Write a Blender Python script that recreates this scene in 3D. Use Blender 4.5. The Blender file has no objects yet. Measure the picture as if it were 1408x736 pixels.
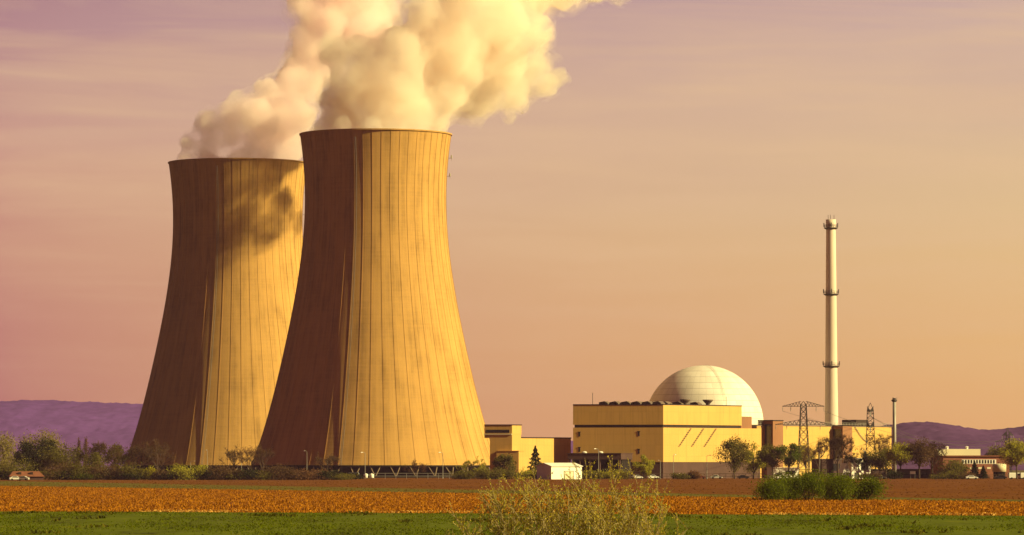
import bpy, math, random
from mathutils import Vector, Matrix, noise as mnoise
import numpy as np
R = math.radians
sc = bpy.context.scene
C = sc.collection

# ------------------------------------------------------------------ camera
CAM_H = 5.0
F = 6012.0                       # focal length in photo pixels (1408 wide)
PITCH = math.atan(272.0 / F)
cam_d = bpy.data.cameras.new("camera")
cam_d.sensor_width = 36.0
cam_d.lens = F / 1408.0 * 36.0
cam_d.clip_start = 1.0
cam_d.clip_end = 40000.0
cam = bpy.data.objects.new("camera", cam_d)
cam.location = (0, 0, CAM_H)
cam.rotation_euler = (R(90) + PITCH, 0, 0)
C.objects.link(cam)
sc.camera = cam

# ------------------------------------------------------------------ world
SUN_AZ = R(74)      # measured from the camera-facing direction (-Y) towards +X
SUN_EL = R(27)
sun_dir = Vector((math.sin(SUN_AZ) * math.cos(SUN_EL), -math.cos(SUN_AZ) * math.cos(SUN_EL), math.sin(SUN_EL)))
EXPOSURE = 0.85
world = bpy.data.worlds.new("World")
sc.world = world
world.use_nodes = True
wt = world.node_tree
wt.nodes.clear()


def N(tree, kind, **kw):
    n = tree.nodes.new(kind)
    for k, v in kw.items():
        setattr(n, k, v)
    return n


def L(tree, a, b):
    tree.links.new(a, b)


def math_node(tree, op, a, b=None, c=None, clamp=False):
    n = tree.nodes.new("ShaderNodeMath")
    n.operation = op
    n.use_clamp = clamp
    for i, v in enumerate((a, b, c)):
        if v is None:
            continue
        if isinstance(v, (int, float)):
            n.inputs[i].default_value = v
        else:
            tree.links.new(v, n.inputs[i])
    return n.outputs[0]


def ramp_node(tree, fac, stops, interp="LINEAR"):
    n = tree.nodes.new("ShaderNodeValToRGB")
    n.color_ramp.interpolation = interp
    e = n.color_ramp.elements
    while len(e) < len(stops):
        e.new(0.5)
    for el, (p, c) in zip(e, stops):
        el.position = p
        el.color = tuple(c) + (1,) if len(c) == 3 else c
    tree.links.new(fac, n.inputs[0])
    return n.outputs[0]


def mix_rgb(tree, fac, a, b, mode="MIX"):
    n = tree.nodes.new("ShaderNodeMix")
    n.data_type = "RGBA"
    n.blend_type = mode
    n.clamp_factor = True
    for idx, v in ((0, fac), (6, a), (7, b)):
        if isinstance(v, (int, float)):
            n.inputs[idx].default_value = v
        elif isinstance(v, (tuple, list)):
            n.inputs[idx].default_value = tuple(v) + (1,) if len(v) == 3 else tuple(v)
        else:
            tree.links.new(v, n.inputs[idx])
    return n.outputs[2]


def s2l(r, g, b, k=1.0):
    """sRGB 0-255 -> linear, times k"""
    f = lambda c: (c / 255 / 12.92 if c / 255 <= 0.04045 else ((c / 255 + 0.055) / 1.055) ** 2.4) * k
    return (f(r), f(g), f(b))


SKYK = 1.0 / (2 ** EXPOSURE)
tc = N(wt, "ShaderNodeTexCoord")
sep = N(wt, "ShaderNodeSeparateXYZ")
L(wt, tc.outputs["Generated"], sep.inputs[0])
elev = math_node(wt, "MULTIPLY", math_node(wt, "MAXIMUM", sep.outputs[2], 0.0), 1 / 0.106)      # 1 = top of the frame
el_n = math_node(wt, "MULTIPLY", elev, 0.1)             # ramp domain: 0..10 frame heights
azim = math_node(wt, "MULTIPLY_ADD", sep.outputs[0], 1 / 0.234, 0.5, clamp=True)             # 0 left .. 1 right
azim = math_node(wt, "POWER", azim, 0.62)
sk = lambda r, g, b: s2l(r, g, b, SKYK)
left = ramp_node(wt, el_n, [(0.0, sk(172, 99, 98)), (0.02, sk(180, 110, 103)), (0.045, sk(197, 137, 117)), (0.07, sk(205, 155, 134)),
                            (0.095, sk(178, 130, 132)), (0.13, sk(125, 68, 92)), (0.22, sk(66, 34, 56)), (0.5, sk(44, 24, 42)), (1.0, sk(36, 24, 44))])
right = ramp_node(wt, el_n, [(0.0, sk(230, 170, 100)), (0.025, sk(232, 184, 112)), (0.055, sk(228, 194, 140)), (0.08, sk(219, 186, 154)),
                             (0.1, sk(206, 174, 162)), (0.13, sk(125, 74, 96)), (0.22, sk(66, 36, 56)), (0.5, sk(44, 24, 42)), (1.0, sk(36, 24, 44))])
grad = mix_rgb(wt, azim, left, right)
# thin, long cirrus streaks
mp = N(wt, "ShaderNodeMapping")
mp.inputs["Rotation"].default_value = (0, R(-3), 0)
mp.inputs["Scale"].default_value = (9, 9, 95)
L(wt, tc.outputs["Generated"], mp.inputs[0])
cn = N(wt, "ShaderNodeTexNoise")
cn.inputs["Scale"].default_value = 1.3
cn.inputs["Detail"].default_value = 5
cn.inputs["Roughness"].default_value = 0.55
cn.inputs["Distortion"].default_value = 0.6
L(wt, mp.outputs[0], cn.inputs["Vector"])
cir = math_node(wt, "MULTIPLY_ADD", cn.outputs[0], 2.9, -1.2, clamp=True)
cir = math_node(wt, "MULTIPLY", cir, math_node(wt, "MULTIPLY_ADD", elev, 0.66, 0.04, clamp=True), clamp=True)
grad = mix_rgb(wt, cir, grad, sk(232, 194, 148))
cn2 = N(wt, "ShaderNodeTexNoise")
cn2.inputs["Scale"].default_value = 0.9
cn2.inputs["Detail"].default_value = 4
mp2 = N(wt, "ShaderNodeMapping")
mp2.inputs["Location"].default_value = (3.1, 0, 1.7)
mp2.inputs["Scale"].default_value = (12, 12, 60)
L(wt, tc.outputs["Generated"], mp2.inputs[0])
L(wt, mp2.outputs[0], cn2.inputs["Vector"])
vio = math_node(wt, "MULTIPLY_ADD", cn2.outputs[0], 2.4, -1.0, clamp=True)
vio = math_node(wt, "MULTIPLY", vio, math_node(wt, "MULTIPLY_ADD", elev, 0.7, -0.32, clamp=True), clamp=True)
grad = mix_rgb(wt, vio, grad, sk(166, 132, 152))
# sky outside the view is dimmed to cut fill light on shaded sides
sky_fade = math_node(wt, "POWER", math_node(wt, "MAXIMUM", sep.outputs[1], 0.0), 2.0)
sky_fade = math_node(wt, "MULTIPLY_ADD", sky_fade, 0.76, 0.24, clamp=True)
sky_fade = math_node(wt, "MAXIMUM", sky_fade, math_node(wt, "MULTIPLY", sep.outputs[0], 0.8))
sky_fade_c = ramp_node(wt, sky_fade, [(0.24, (0.25, 0.13, 0.21)), (0.6, (0.62, 0.52, 0.58)), (0.97, (1, 1, 1))])
grad = mix_rgb(wt, 1.0, grad, sky_fade_c, "MULTIPLY")
sky = N(wt, "ShaderNodeTexSky", sky_type="NISHITA")
sky.sun_disc = False
sky.sun_elevation = SUN_EL
# Blender's sky rotation runs from +Y towards +X
sky.sun_rotation = math.atan2(sun_dir.x, sun_dir.y)
bg_sky = N(wt, "ShaderNodeBackground")
bg_sky.inputs["Strength"].default_value = 0.1
tot = mix_rgb(wt, 1.0, mix_rgb(wt, 1.0, grad, (9.6, 9.6, 9.6), "MULTIPLY"), mix_rgb(wt, 1.0, sky.outputs[0], (0.02, 0.016, 0.018), "MULTIPLY"), "ADD")
L(wt, tot, bg_sky.inputs["Color"])
wo = N(wt, "ShaderNodeOutputWorld")
L(wt, bg_sky.outputs[0], wo.inputs["Surface"])

# ------------------------------------------------------------------ sun
sun_l = bpy.data.lights.new("sun", "SUN")
sun_l.energy = 5.0
sun_l.angle = R(0.5)
sun_l.color = (1.0, 0.83, 0.36)
sun = bpy.data.objects.new("sun", sun_l)
sun.rotation_euler = sun_dir.to_track_quat("Z", "Y").to_euler()
sun.location = (600, 1200, 600)
C.objects.link(sun)

vs = sc.view_settings
sc.display_settings.display_device = "sRGB"
vs.view_transform = "Standard"
vs.look = "None"
vs.exposure = EXPOSURE
vs.gamma = 1.0
vs.use_curve_mapping = False
cy = sc.cycles
cy.max_bounces = 32
cy.diffuse_bounces = 3
cy.glossy_bounces = 2
cy.transmission_bounces = 4
cy.volume_bounces = 28
cy.volume_step_rate = 0.5
cy.volume_max_steps = 256
cy.transparent_max_bounces = 24
cy.use_denoising = True


# ------------------------------------------------------------------ helpers
def P(px, py, d):
    """world point seen at photo pixel (px, py) at distance d along +Y"""
    f = Vector((0, math.cos(PITCH), math.sin(PITCH)))
    u = Vector((0, -math.sin(PITCH), math.cos(PITCH)))
    v = f * F + Vector((1, 0, 0)) * (px - 704.0) + u * (368.0 - py)
    return Vector((0, 0, CAM_H)) + v * (d / v.y)


def GX(px, d):
    return P(px, 645, d).x


def HZ(py, d):
    return P(704, py, d).z


def to_px(p):
    v = Vector(p) - Vector((0, 0, CAM_H))
    f = Vector((0, math.cos(PITCH), math.sin(PITCH)))
    return 704 + v.x / v.dot(f) * F


class MB:
    def __init__(self):
        self.v, self.f, self.m = [], [], []

    def add(self, vs, fs, mi=0):
        o = len(self.v)
        self.v += [tuple(p) for p in vs]
        self.f += [tuple(i + o for i in f) for f in fs]
        self.m += [mi] * len(fs)

    def box(self, x0, x1, y0, y1, z0, z1, mi=0):
        self.add([(x0, y0, z0), (x1, y0, z0), (x1, y1, z0), (x0, y1, z0), (x0, y0, z1), (x1, y0, z1), (x1, y1, z1), (x0, y1, z1)],
                 [(0, 3, 2, 1), (4, 5, 6, 7), (0, 1, 5, 4), (1, 2, 6, 5), (2, 3, 7, 6), (3, 0, 4, 7)], mi)

    def tube(self, p0, p1, r0, r1=None, n=5, mi=0, cap=True):
        p0, p1 = Vector(p0), Vector(p1)
        r1 = r0 if r1 is None else r1
        d = p1 - p0
        if d.length < 1e-6:
            return
        d.normalize()
        a = d.orthogonal().normalized()
        b = d.cross(a)
        vs = []
        for p, r in ((p0, r0), (p1, r1)):
            for k in range(n):
                t = 2 * math.pi * k / n
                vs.append(p + (a * math.cos(t) + b * math.sin(t)) * r)
        fs = [(k, (k + 1) % n, n + (k + 1) % n, n + k) for k in range(n)]
        if cap:
            fs += [tuple(reversed(range(n))), tuple(range(n, 2 * n))]
        self.add(vs, fs, mi)

    def path(self, pts, radii, n=4, mi=0):
        """one continuous tapered tube through points"""
        vs, fs = [], []
        m = len(pts)
        a = None
        for i, p in enumerate(pts):
            d = (Vector(pts[min(i + 1, m - 1)]) - Vector(pts[max(i - 1, 0)]))
            if d.length < 1e-6:
                d = Vector((0, 0, 1))
            d.normalize()
            if a is None:
                a = d.orthogonal().normalized()
            a = (a - d * a.dot(d)).normalized()
            b = d.cross(a)
            for k in range(n):
                t = 2 * math.pi * k / n
                vs.append(Vector(p) + (a * math.cos(t) + b * math.sin(t)) * radii[i])
        for i in range(m - 1):
            for k in range(n):
                fs.append((i * n + k, i * n + (k + 1) % n, (i + 1) * n + (k + 1) % n, (i + 1) * n + k))
        fs.append(tuple(reversed(range(n))))
        fs.append(tuple(range((m - 1) * n, m * n)))
        self.add(vs, fs, mi)

    def lathe(self, prof, n=32, mi=0, cx=0, cy=0, cap=(True, True), a0=0.0):
        vs, fs = [], []
        for r, z in prof:
            for k in range(n):
                t = 2 * math.pi * k / n + a0
                vs.append((cx + r * math.cos(t), cy + r * math.sin(t), z))
        m = len(prof)
        for i in range(m - 1):
            for k in range(n):
                fs.append((i * n + k, i * n + (k + 1) % n, (i + 1) * n + (k + 1) % n, (i + 1) * n + k))
        if cap[0]:
            fs.append(tuple(reversed(range(n))))
        if cap[1]:
            fs.append(tuple(range((m - 1) * n, m * n)))
        self.add(vs, fs, mi)

    def prism(self, poly, y0, y1, mi=0):
        """polygon in x,z (counter-clockwise seen from -y) extruded along y"""
        n = len(poly)
        vs = [(x, y0, z) for x, z in poly] + [(x, y1, z) for x, z in poly]
        fs = [tuple(range(n)), tuple(reversed(range(n, 2 * n)))]
        fs += [(k, n + k, n + (k + 1) % n, (k + 1) % n) for k in range(n)]
        self.add(vs, fs, mi)

    def build(self, name, mats, parent=None, smooth=False, loc=None, rotz=0.0):
        me = bpy.data.meshes.new(name)
        me.from_pydata(self.v, [], self.f)
        mats = mats if isinstance(mats, (list, tuple)) else [mats]
        for m in mats:
            me.materials.append(m)
        if any(self.m):
            me.polygons.foreach_set("material_index", self.m)
        if smooth:
            me.polygons.foreach_set("use_smooth", [True] * len(me.polygons))
        me.update()
        o = bpy.data.objects.new(name, me)
        C.objects.link(o)
        if parent is not None:
            o.parent = parent
        if loc is not None:
            o.location = loc
        o.rotation_euler.z = rotz
        return o


def tag(o, label=None, cat=None, group=None, kind=None):
    for k, v in (("label", label), ("category", cat), ("group", group), ("kind", kind)):
        if v:
            o[k] = v
    return o


def thing(name, label, cat, loc=(0, 0, 0), rotz=0.0, group=None):
    o = bpy.data.objects.new(name, None)
    o.empty_display_size = 0.5
    C.objects.link(o)
    o.location = loc
    o.rotation_euler.z = rotz
    return tag(o, label, cat, group)


def copy_thing(root):
    r = root.copy()
    C.objects.link(r)
    for ch in root.children:
        c = ch.copy()
        C.objects.link(c)
        c.parent = r
        for g in ch.children:
            d = g.copy()
            C.objects.link(d)
            d.parent = c
    return r


# ------------------------------------------------------------------ materials
def new_mat(name):
    m = bpy.data.materials.new(name)
    m.use_nodes = True
    t = m.node_tree
    t.nodes.clear()
    out = N(t, "ShaderNodeOutputMaterial")
    return m, t, out


def surface(name, base, var=0.2, scale=0.5, rough=0.85, stretch=(1, 1, 1), bump=0.0, fine=0.1, fscale=6.0, alt=None, spec=0.25, coord="Object"):
    m, t, out = new_mat(name)
    tc = N(t, "ShaderNodeTexCoord")
    mp = N(t, "ShaderNodeMapping")
    mp.inputs["Scale"].default_value = stretch
    L(t, tc.outputs[coord], mp.inputs[0])
    n1 = N(t, "ShaderNodeTexNoise")
    n1.inputs["Scale"].default_value = scale
    n1.inputs["Detail"].default_value = 5
    n1.inputs["Roughness"].default_value = 0.6
    L(t, mp.outputs[0], n1.inputs["Vector"])
    n2 = N(t, "ShaderNodeTexNoise")
    n2.inputs["Scale"].default_value = fscale
    n2.inputs["Detail"].default_value = 3
    L(t, mp.outputs[0], n2.inputs["Vector"])
    alt = alt or tuple(c * (1 - var) for c in base)
    f = math_node(t, "MULTIPLY_ADD", n1.outputs[0], 2.2, -0.6, clamp=True)
    col = mix_rgb(t, f, tuple(min(1, c * (1 + var * 0.5)) for c in base), alt)
    f2 = math_node(t, "MULTIPLY_ADD", n2.outputs[0], 2.0 * fine, 1.0 - fine)
    col = mix_rgb(t, 1.0, col, N_rgb(t, f2), "MULTIPLY")
    b = N(t, "ShaderNodeBsdfPrincipled")
    b.inputs["Roughness"].default_value = rough
    b.inputs["Specular IOR Level"].default_value = spec
    L(t, col, b.inputs["Base Color"])
    if bump:
        bn = N(t, "ShaderNodeBump")
        bn.inputs["Strength"].default_value = bump
        bn.inputs["Distance"].default_value = 0.2
        L(t, n2.outputs[0], bn.inputs["Height"])
        L(t, bn.outputs[0], b.inputs["Normal"])
    L(t, b.outputs[0], out.inputs["Surface"])
    return m


def N_rgb(t, val):
    c = N(t, "ShaderNodeCombineColor")
    for i in range(3):
        L(t, val, c.inputs[i])
    return c.outputs[0]


def leaf_mat(name, base, alt, trans=0.45):
    m, t, out = new_mat(name)
    g = N(t, "ShaderNodeNewGeometry")
    col = mix_rgb(t, g.outputs["Random Per Island"], base, alt)
    d = N(t, "ShaderNodeBsdfDiffuse")
    tr = N(t, "ShaderNodeBsdfTranslucent")
    L(t, col, d.inputs[0])
    L(t, col, tr.inputs[0])
    mx = N(t, "ShaderNodeMixShader")
    mx.inputs[0].default_value = trans
    L(t, d.outputs[0], mx.inputs[1])
    L(t, tr.outputs[0], mx.inputs[2])
    L(t, mx.outputs[0], out.inputs["Surface"])
    return m


def tower_mat(name, base, seed):
    """weathered board-marked concrete: lift rings, run-off streaks, mottling"""
    m, t, out = new_mat(name)
    tc = N(t, "ShaderNodeTexCoord")
    s = N(t, "ShaderNodeSeparateXYZ")
    L(t, tc.outputs["Object"], s.inputs[0])
    ang = math_node(t, "ARCTAN2", s.outputs[1], s.outputs[0])

    def nz(ka, kz, scale, detail=4, off=0.0):
        c = N(t, "ShaderNodeCombineXYZ")
        L(t, math_node(t, "MULTIPLY_ADD", ang, ka, off + seed), c.inputs[0])
        L(t, math_node(t, "MULTIPLY", s.outputs[2], kz), c.inputs[1])
        n = N(t, "ShaderNodeTexNoise")
        n.inputs["Scale"].default_value = scale
        n.inputs["Detail"].default_value = detail
        n.inputs["Roughness"].default_value = 0.6
        L(t, c.outputs[0], n.inputs["Vector"])
        return n.outputs[0]

    streak = nz(60, 0.02, 1.0, 3)
    streak2 = nz(18, 0.012, 1.0, 3, 7.0)
    lifts = nz(2.0, 1.1, 1.0, 2, 3.0)
    blot = nz(5, 0.06, 1.0, 5, 11.0)
    fine = nz(150, 3.0, 1.0, 2, 5.0)
    v = math_node(t, "MULTIPLY_ADD", streak, 0.42, 0.29)
    v = math_node(t, "ADD", v, math_node(t, "MULTIPLY_ADD", streak2, 0.55, -0.275))
    v = math_node(t, "ADD", v, math_node(t, "MULTIPLY_ADD", lifts, 0.20, -0.10))
    v = math_node(t, "ADD", v, math_node(t, "MULTIPLY_ADD", blot, 0.75, -0.375))
    v = math_node(t, "ADD", v, math_node(t, "MULTIPLY_ADD", fine, 0.14, -0.07))
    col = ramp_node(t, v, [(0.25, tuple(c * 0.62 for c in base)), (0.5, base), (0.8, tuple(min(1, c * 1.22) for c in base))])
    b = N(t, "ShaderNodeBsdfPrincipled")
    b.inputs["Roughness"].default_value = 0.95
    b.inputs["Specular IOR Level"].default_value = 0.1
    L(t, col, b.inputs["Base Color"])
    bn = N(t, "ShaderNodeBump")
    bn.inputs["Strength"].default_value = 0.12
    bn.inputs["Distance"].default_value = 0.25
    L(t, math_node(t, "ADD", lifts, fine), bn.inputs["Height"])
    L(t, bn.outputs[0], b.inputs["Normal"])
    L(t, b.outputs[0], out.inputs["Surface"])
    return m


def clad_mat(name, base):
    """profiled metal cladding: panel joints, slight panel-to-panel tone, rain streaks"""
    m, t, out = new_mat(name)
    tc = N(t, "ShaderNodeTexCoord")
    sp_ = N(t, "ShaderNodeSeparateXYZ")
    L(t, tc.outputs["Object"], sp_.inputs[0])
    u = math_node(t, "ADD", sp_.outputs[0], math_node(t, "MULTIPLY", sp_.outputs[1], 0.02))
    pu, pz = math_node(t, "MULTIPLY", u, 1 / 3.1), math_node(t, "MULTIPLY", sp_.outputs[2], 1 / 4.2)
    j = math_node(t, "MAXIMUM", math_node(t, "LESS_THAN", math_node(t, "FRACT", pu), 0.035), math_node(t, "LESS_THAN", math_node(t, "FRACT", pz), 0.03))
    cell = N(t, "ShaderNodeCombineXYZ")
    L(t, math_node(t, "FLOOR", pu), cell.inputs[0])
    L(t, math_node(t, "FLOOR", pz), cell.inputs[1])
    wn = N(t, "ShaderNodeTexWhiteNoise")
    L(t, cell.outputs[0], wn.inputs["Vector"])
    c = N(t, "ShaderNodeCombineXYZ")
    L(t, math_node(t, "MULTIPLY", u, 1.3), c.inputs[0])
    L(t, math_node(t, "MULTIPLY", sp_.outputs[2], 0.07), c.inputs[1])
    n = N(t, "ShaderNodeTexNoise")
    n.inputs["Scale"].default_value = 1.0
    n.inputs["Detail"].default_value = 4
    L(t, c.outputs[0], n.inputs["Vector"])
    col = mix_rgb(t, wn.outputs[0], tuple(x * 0.96 for x in base), tuple(min(1, x * 1.03) for x in base))
    col = mix_rgb(t, math_node(t, "MULTIPLY_ADD", n.outputs[0], 2.6, -1.35, clamp=True), col, tuple(x * 0.72 for x in base))
    col = mix_rgb(t, math_node(t, "MULTIPLY", j, 0.22), col, tuple(x * 0.4 for x in base))
    b = N(t, "ShaderNodeBsdfPrincipled")
    b.inputs["Roughness"].default_value = 0.7
    b.inputs["Specular IOR Level"].default_value = 0.25
    L(t, col, b.inputs["Base Color"])
    L(t, b.outputs[0], out.inputs["Surface"])
    return m


MT = {}
MT["cream"] = clad_mat("cream_cladding", (0.58, 0.355, 0.10))
MT["cream_pale"] = surface("pale_cladding", (0.66, 0.60, 0.42), 0.10, 0.1, 0.6, (1, 1, 0.4), 0, 0.05, 2)
MT["brown_clad"] = surface("brown_cladding", (0.28, 0.13, 0.065), 0.2, 0.2, 0.7, (1, 1, 0.2), 0, 0.1, 2)
MT["dark_band"] = surface("dark_band", (0.035, 0.022, 0.018), 0.3, 0.3, 0.5, (1, 1, 1), 0, 0.15, 2)
MT["plinth"] = surface("plinth_brown", (0.085, 0.045, 0.04), 0.3, 0.2, 0.8, (1, 1, 0.4), 0, 0.15, 1.5)
MT["roof"] = surface("flat_roof", (0.16, 0.12, 0.10), 0.3, 0.2, 0.9)
MT["white"] = surface("white_paint", (0.78, 0.76, 0.70), 0.10, 0.2, 0.5, (1, 1, 0.4), 0, 0.05, 2)
MT["column"] = surface("column_concrete", (0.22, 0.16, 0.11), 0.25, 0.5, 0.95)
MT["steel"] = surface("dark_steel", (0.06, 0.05, 0.05), 0.3, 0.5, 0.55, spec=0.5)
MT["galv"] = surface("galvanised_steel", (0.30, 0.28, 0.26), 0.2, 0.5, 0.5, spec=0.5)
MT["chim"] = surface("chimney_concrete", (0.66, 0.55, 0.48), 0.12, 0.06, 0.8, (1, 1, 0.25), 0.05, 0.08, 0.8)
MT["brick"] = surface("red_brick", (0.24, 0.095, 0.06), 0.25, 0.4, 0.9, (1, 1, 1), 0, 0.2, 3)
MT["glass"] = surface("dark_glass", (0.02, 0.02, 0.025), 0.2, 0.5, 0.15, spec=0.6)
MT["tyre"] = surface("rubber", (0.02, 0.02, 0.02), 0.2, 2, 0.9)
MT["timber"] = surface("fence_timber", (0.12, 0.08, 0.05), 0.3, 0.8, 0.9)
MT["rooftile"] = surface("red_roof_tile", (0.20, 0.075, 0.04), 0.25, 0.6, 0.9, (1, 1, 3), 0.1, 0.2, 3)
MT["bark"] = surface("bark", (0.075, 0.050, 0.035), 0.35, 1.5, 0.95, (1, 1, 0.3))
MT["bark_pale"] = surface("pale_bark", (0.38, 0.29, 0.15), 0.35, 6, 0.9, (1, 1, 0.3))
MT["twig"] = surface("twig", (0.16, 0.10, 0.06), 0.3, 2, 0.95)
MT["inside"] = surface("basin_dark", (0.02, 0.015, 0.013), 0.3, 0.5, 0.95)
MT["soil"] = surface("turned_soil", (0.10, 0.055, 0.03), 0.3, 0.3, 0.95)

# dome with panel joints
def dome_mat():
    m, t, out = new_mat("dome_panels")
    tc = N(t, "ShaderNodeTexCoord")
    s = N(t, "ShaderNodeSeparateXYZ")
    L(t, tc.outputs["Object"], s.inputs[0])
    ang = math_node(t, "ARCTAN2", s.outputs[1], s.outputs[0])
    zf = math_node(t, "FRACT", math_node(t, "MULTIPLY", s.outputs[2], 1 / 2.4))
    af = math_node(t, "FRACT", math_node(t, "MULTIPLY", ang, 44 / (2 * math.pi)))
    zl = math_node(t, "LESS_THAN", zf, 0.09)
    al = math_node(t, "LESS_THAN", af, 0.05)
    joint = math_node(t, "MAXIMUM", zl, math_node(t, "MULTIPLY", al, 0.6))
    cell = N(t, "ShaderNodeCombineXYZ")
    L(t, math_node(t, "FLOOR", math_node(t, "MULTIPLY", s.outputs[2], 1 / 2.4)), cell.inputs[0])
    L(t, math_node(t, "FLOOR", math_node(t, "MULTIPLY", ang, 44 / (2 * math.pi))), cell.inputs[1])
    wn = N(t, "ShaderNodeTexWhiteNoise")
    L(t, cell.outputs[0], wn.inputs["Vector"])
    col = mix_rgb(t, wn.outputs[0], (0.72, 0.67, 0.60), (0.80, 0.76, 0.70))
    n1 = N(t, "ShaderNodeTexNoise")
    n1.inputs["Scale"].default_value = 0.15
    n1.inputs["Detail"].default_value = 5
    L(t, tc.outputs["Object"], n1.inputs["Vector"])
    col = mix_rgb(t, math_node(t, "MULTIPLY_ADD", n1.outputs[0], 1.4, -0.5, clamp=True), col, (0.50, 0.45, 0.40))
    col = mix_rgb(t, math_node(t, "MULTIPLY", joint, 0.45), col, (0.25, 0.2, 0.17))
    b = N(t, "ShaderNodeBsdfPrincipled")
    b.inputs["Roughness"].default_value = 0.65
    L(t, col, b.inputs["Base Color"])
    L(t, b.outputs[0], out.inputs["Surface"])
    return m


MT["dome"] = dome_mat()
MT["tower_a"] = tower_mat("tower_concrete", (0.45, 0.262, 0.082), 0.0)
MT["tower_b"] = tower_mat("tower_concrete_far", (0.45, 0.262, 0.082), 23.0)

LEAF = {
    "olive": leaf_mat("leaf_olive", (0.194, 0.162, 0.032), (0.097, 0.089, 0.023)),
    "green": leaf_mat("leaf_green", (0.149, 0.176, 0.024), (0.068, 0.095, 0.016)),
    "yellow": leaf_mat("leaf_yellow_green", (0.486, 0.438, 0.041), (0.259, 0.244, 0.032)),
    "bright": leaf_mat("leaf_bright_yellow", (0.42, 0.36, 0.02), (0.28, 0.25, 0.02)),
    "pale": leaf_mat("leaf_pale_willow", (0.324, 0.268, 0.082), (0.211, 0.179, 0.056)),
    "dark": leaf_mat("leaf_dark", (0.034, 0.038, 0.016), (0.022, 0.024, 0.012), 0.15),
    "brown": leaf_mat("leaf_brown", (0.149, 0.088, 0.041), (0.095, 0.057, 0.030)),
    "rust": leaf_mat("leaf_rust", (0.230, 0.115, 0.054), (0.135, 0.074, 0.041)),
    "hedge": leaf_mat("leaf_hedge", (0.17, 0.20, 0.013), (0.07, 0.095, 0.008)),
    "bud": leaf_mat("leaf_bud", (0.62, 0.50, 0.07), (0.36, 0.29, 0.04), 0.5),
    "stubble": leaf_mat("dry_stubble", (0.4784, 0.2024, 0.0129), (0.1380, 0.0478, 0.0037), 0.2),
    "clod": leaf_mat("field_clod", (0.1380, 0.0552, 0.0110), (0.0920, 0.0368, 0.0092), 0.1),
    "straw": leaf_mat("pale_straw", (0.62, 0.38, 0.10), (0.42, 0.22, 0.05), 0.2),
    "weed": leaf_mat("weed_tuft", (0.12, 0.105, 0.010), (0.05, 0.05, 0.006), 0.3),
    "blade": leaf_mat("grass_blade", (0.135, 0.15, 0.004), (0.075, 0.10, 0.004), 0.4),
}


# ------------------------------------------------------------------ ground
def ground_mat(name, stops, kx, ky, seed, scale2=1.0):
    m, t, out = new_mat(name)
    tc = N(t, "ShaderNodeTexCoord")

    def nz(sx, sy, d, off):
        mp = N(t, "ShaderNodeMapping")
        mp.inputs["Scale"].default_value = (sx, sy, 1)
        mp.inputs["Location"].default_value = (off + seed, off * 2 + seed, 0)
        L(t, tc.outputs["Object"], mp.inputs[0])
        n = N(t, "ShaderNodeTexNoise")
        n.inputs["Scale"].default_value = 1.0
        n.inputs["Detail"].default_value = d
        n.inputs["Roughness"].default_value = 0.62
        L(t, mp.outputs[0], n.inputs["Vector"])
        return n.outputs[0]
    a = nz(kx, ky, 5, 0.0)
    b = nz(kx * 6, ky * 4, 3, 4.0)
    v = math_node(t, "ADD", math_node(t, "MULTIPLY", a, 0.62), math_node(t, "MULTIPLY", b, 0.38))
    col = ramp_node(t, v, stops)
    bs = N(t, "ShaderNodeBsdfPrincipled")
    bs.inputs["Roughness"].default_value = 1.0
    bs.inputs["Specular IOR Level"].default_value = 0.05
    L(t, col, bs.inputs["Base Color"])
    L(t, bs.outputs[0], out.inputs["Surface"])
    return m


g_verge = ground_mat("ground_mix", [(0.35, (0.0684, 0.0608, 0.0137)), (0.5, (0.1064, 0.0874, 0.0213)), (0.65, (0.1292, 0.0912, 0.0304))], 0.05, 0.02, 1.0)
g_grass = ground_mat("meadow", [(0.36, (0.0304, 0.0266, 0.0030)), (0.44, (0.0760, 0.0912, 0.0030)), (0.58, (0.0988, 0.1216, 0.0046)), (0.68, (0.1596, 0.1444, 0.0122))], 0.13, 0.03, 5.0)
g_stub = ground_mat("stubble_soil", [(0.35, (0.1520, 0.0494, 0.0046)), (0.5, (0.2584, 0.0912, 0.0068)), (0.66, (0.3648, 0.1520, 0.0152))], 0.6, 0.03, 9.0)
g_brown = ground_mat("ploughed_soil", [(0.36, (0.0988, 0.0342, 0.0046)), (0.5, (0.1368, 0.0471, 0.0061)), (0.64, (0.1748, 0.0646, 0.0076))], 0.06, 0.02, 13.0)
g_strip = ground_mat("grass_strip", [(0.36, (0.0760, 0.0646, 0.0106)), (0.5, (0.1064, 0.0950, 0.0137)), (0.64, (0.1520, 0.1140, 0.0190))], 0.08, 0.03, 17.0)


def sheet(name, pts, z, m):
    b = MB()
    b.add([(x, y, z) for x, y in pts], [tuple(range(len(pts)))])
    o = b.build(name, m)
    return tag(o, kind="structure")


sheet("ground", [(-4300, -150), (4300, -150), (4300, 9300), (-4300, 9300)], 0.0, g_verge)


def gy(py):
    return CAM_H * F / (py - 640.0)


def edge(py_l, py_r, ext=1.6):
    """line on the ground through the picture's left and right edge at those heights, extended both ways"""
    a = Vector((GX(0, gy(py_l)), gy(py_l)))
    b = Vector((GX(1408, gy(py_r)), gy(py_r)))
    m, h = (a + b) / 2, (b - a) / 2
    return m - h * ext, m + h * ext


def band(name, e0, e1, z, m):
    (a, b), (c, d) = e0, e1
    return sheet(name, [tuple(a), tuple(b), tuple(d), tuple(c)], z, m)


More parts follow.
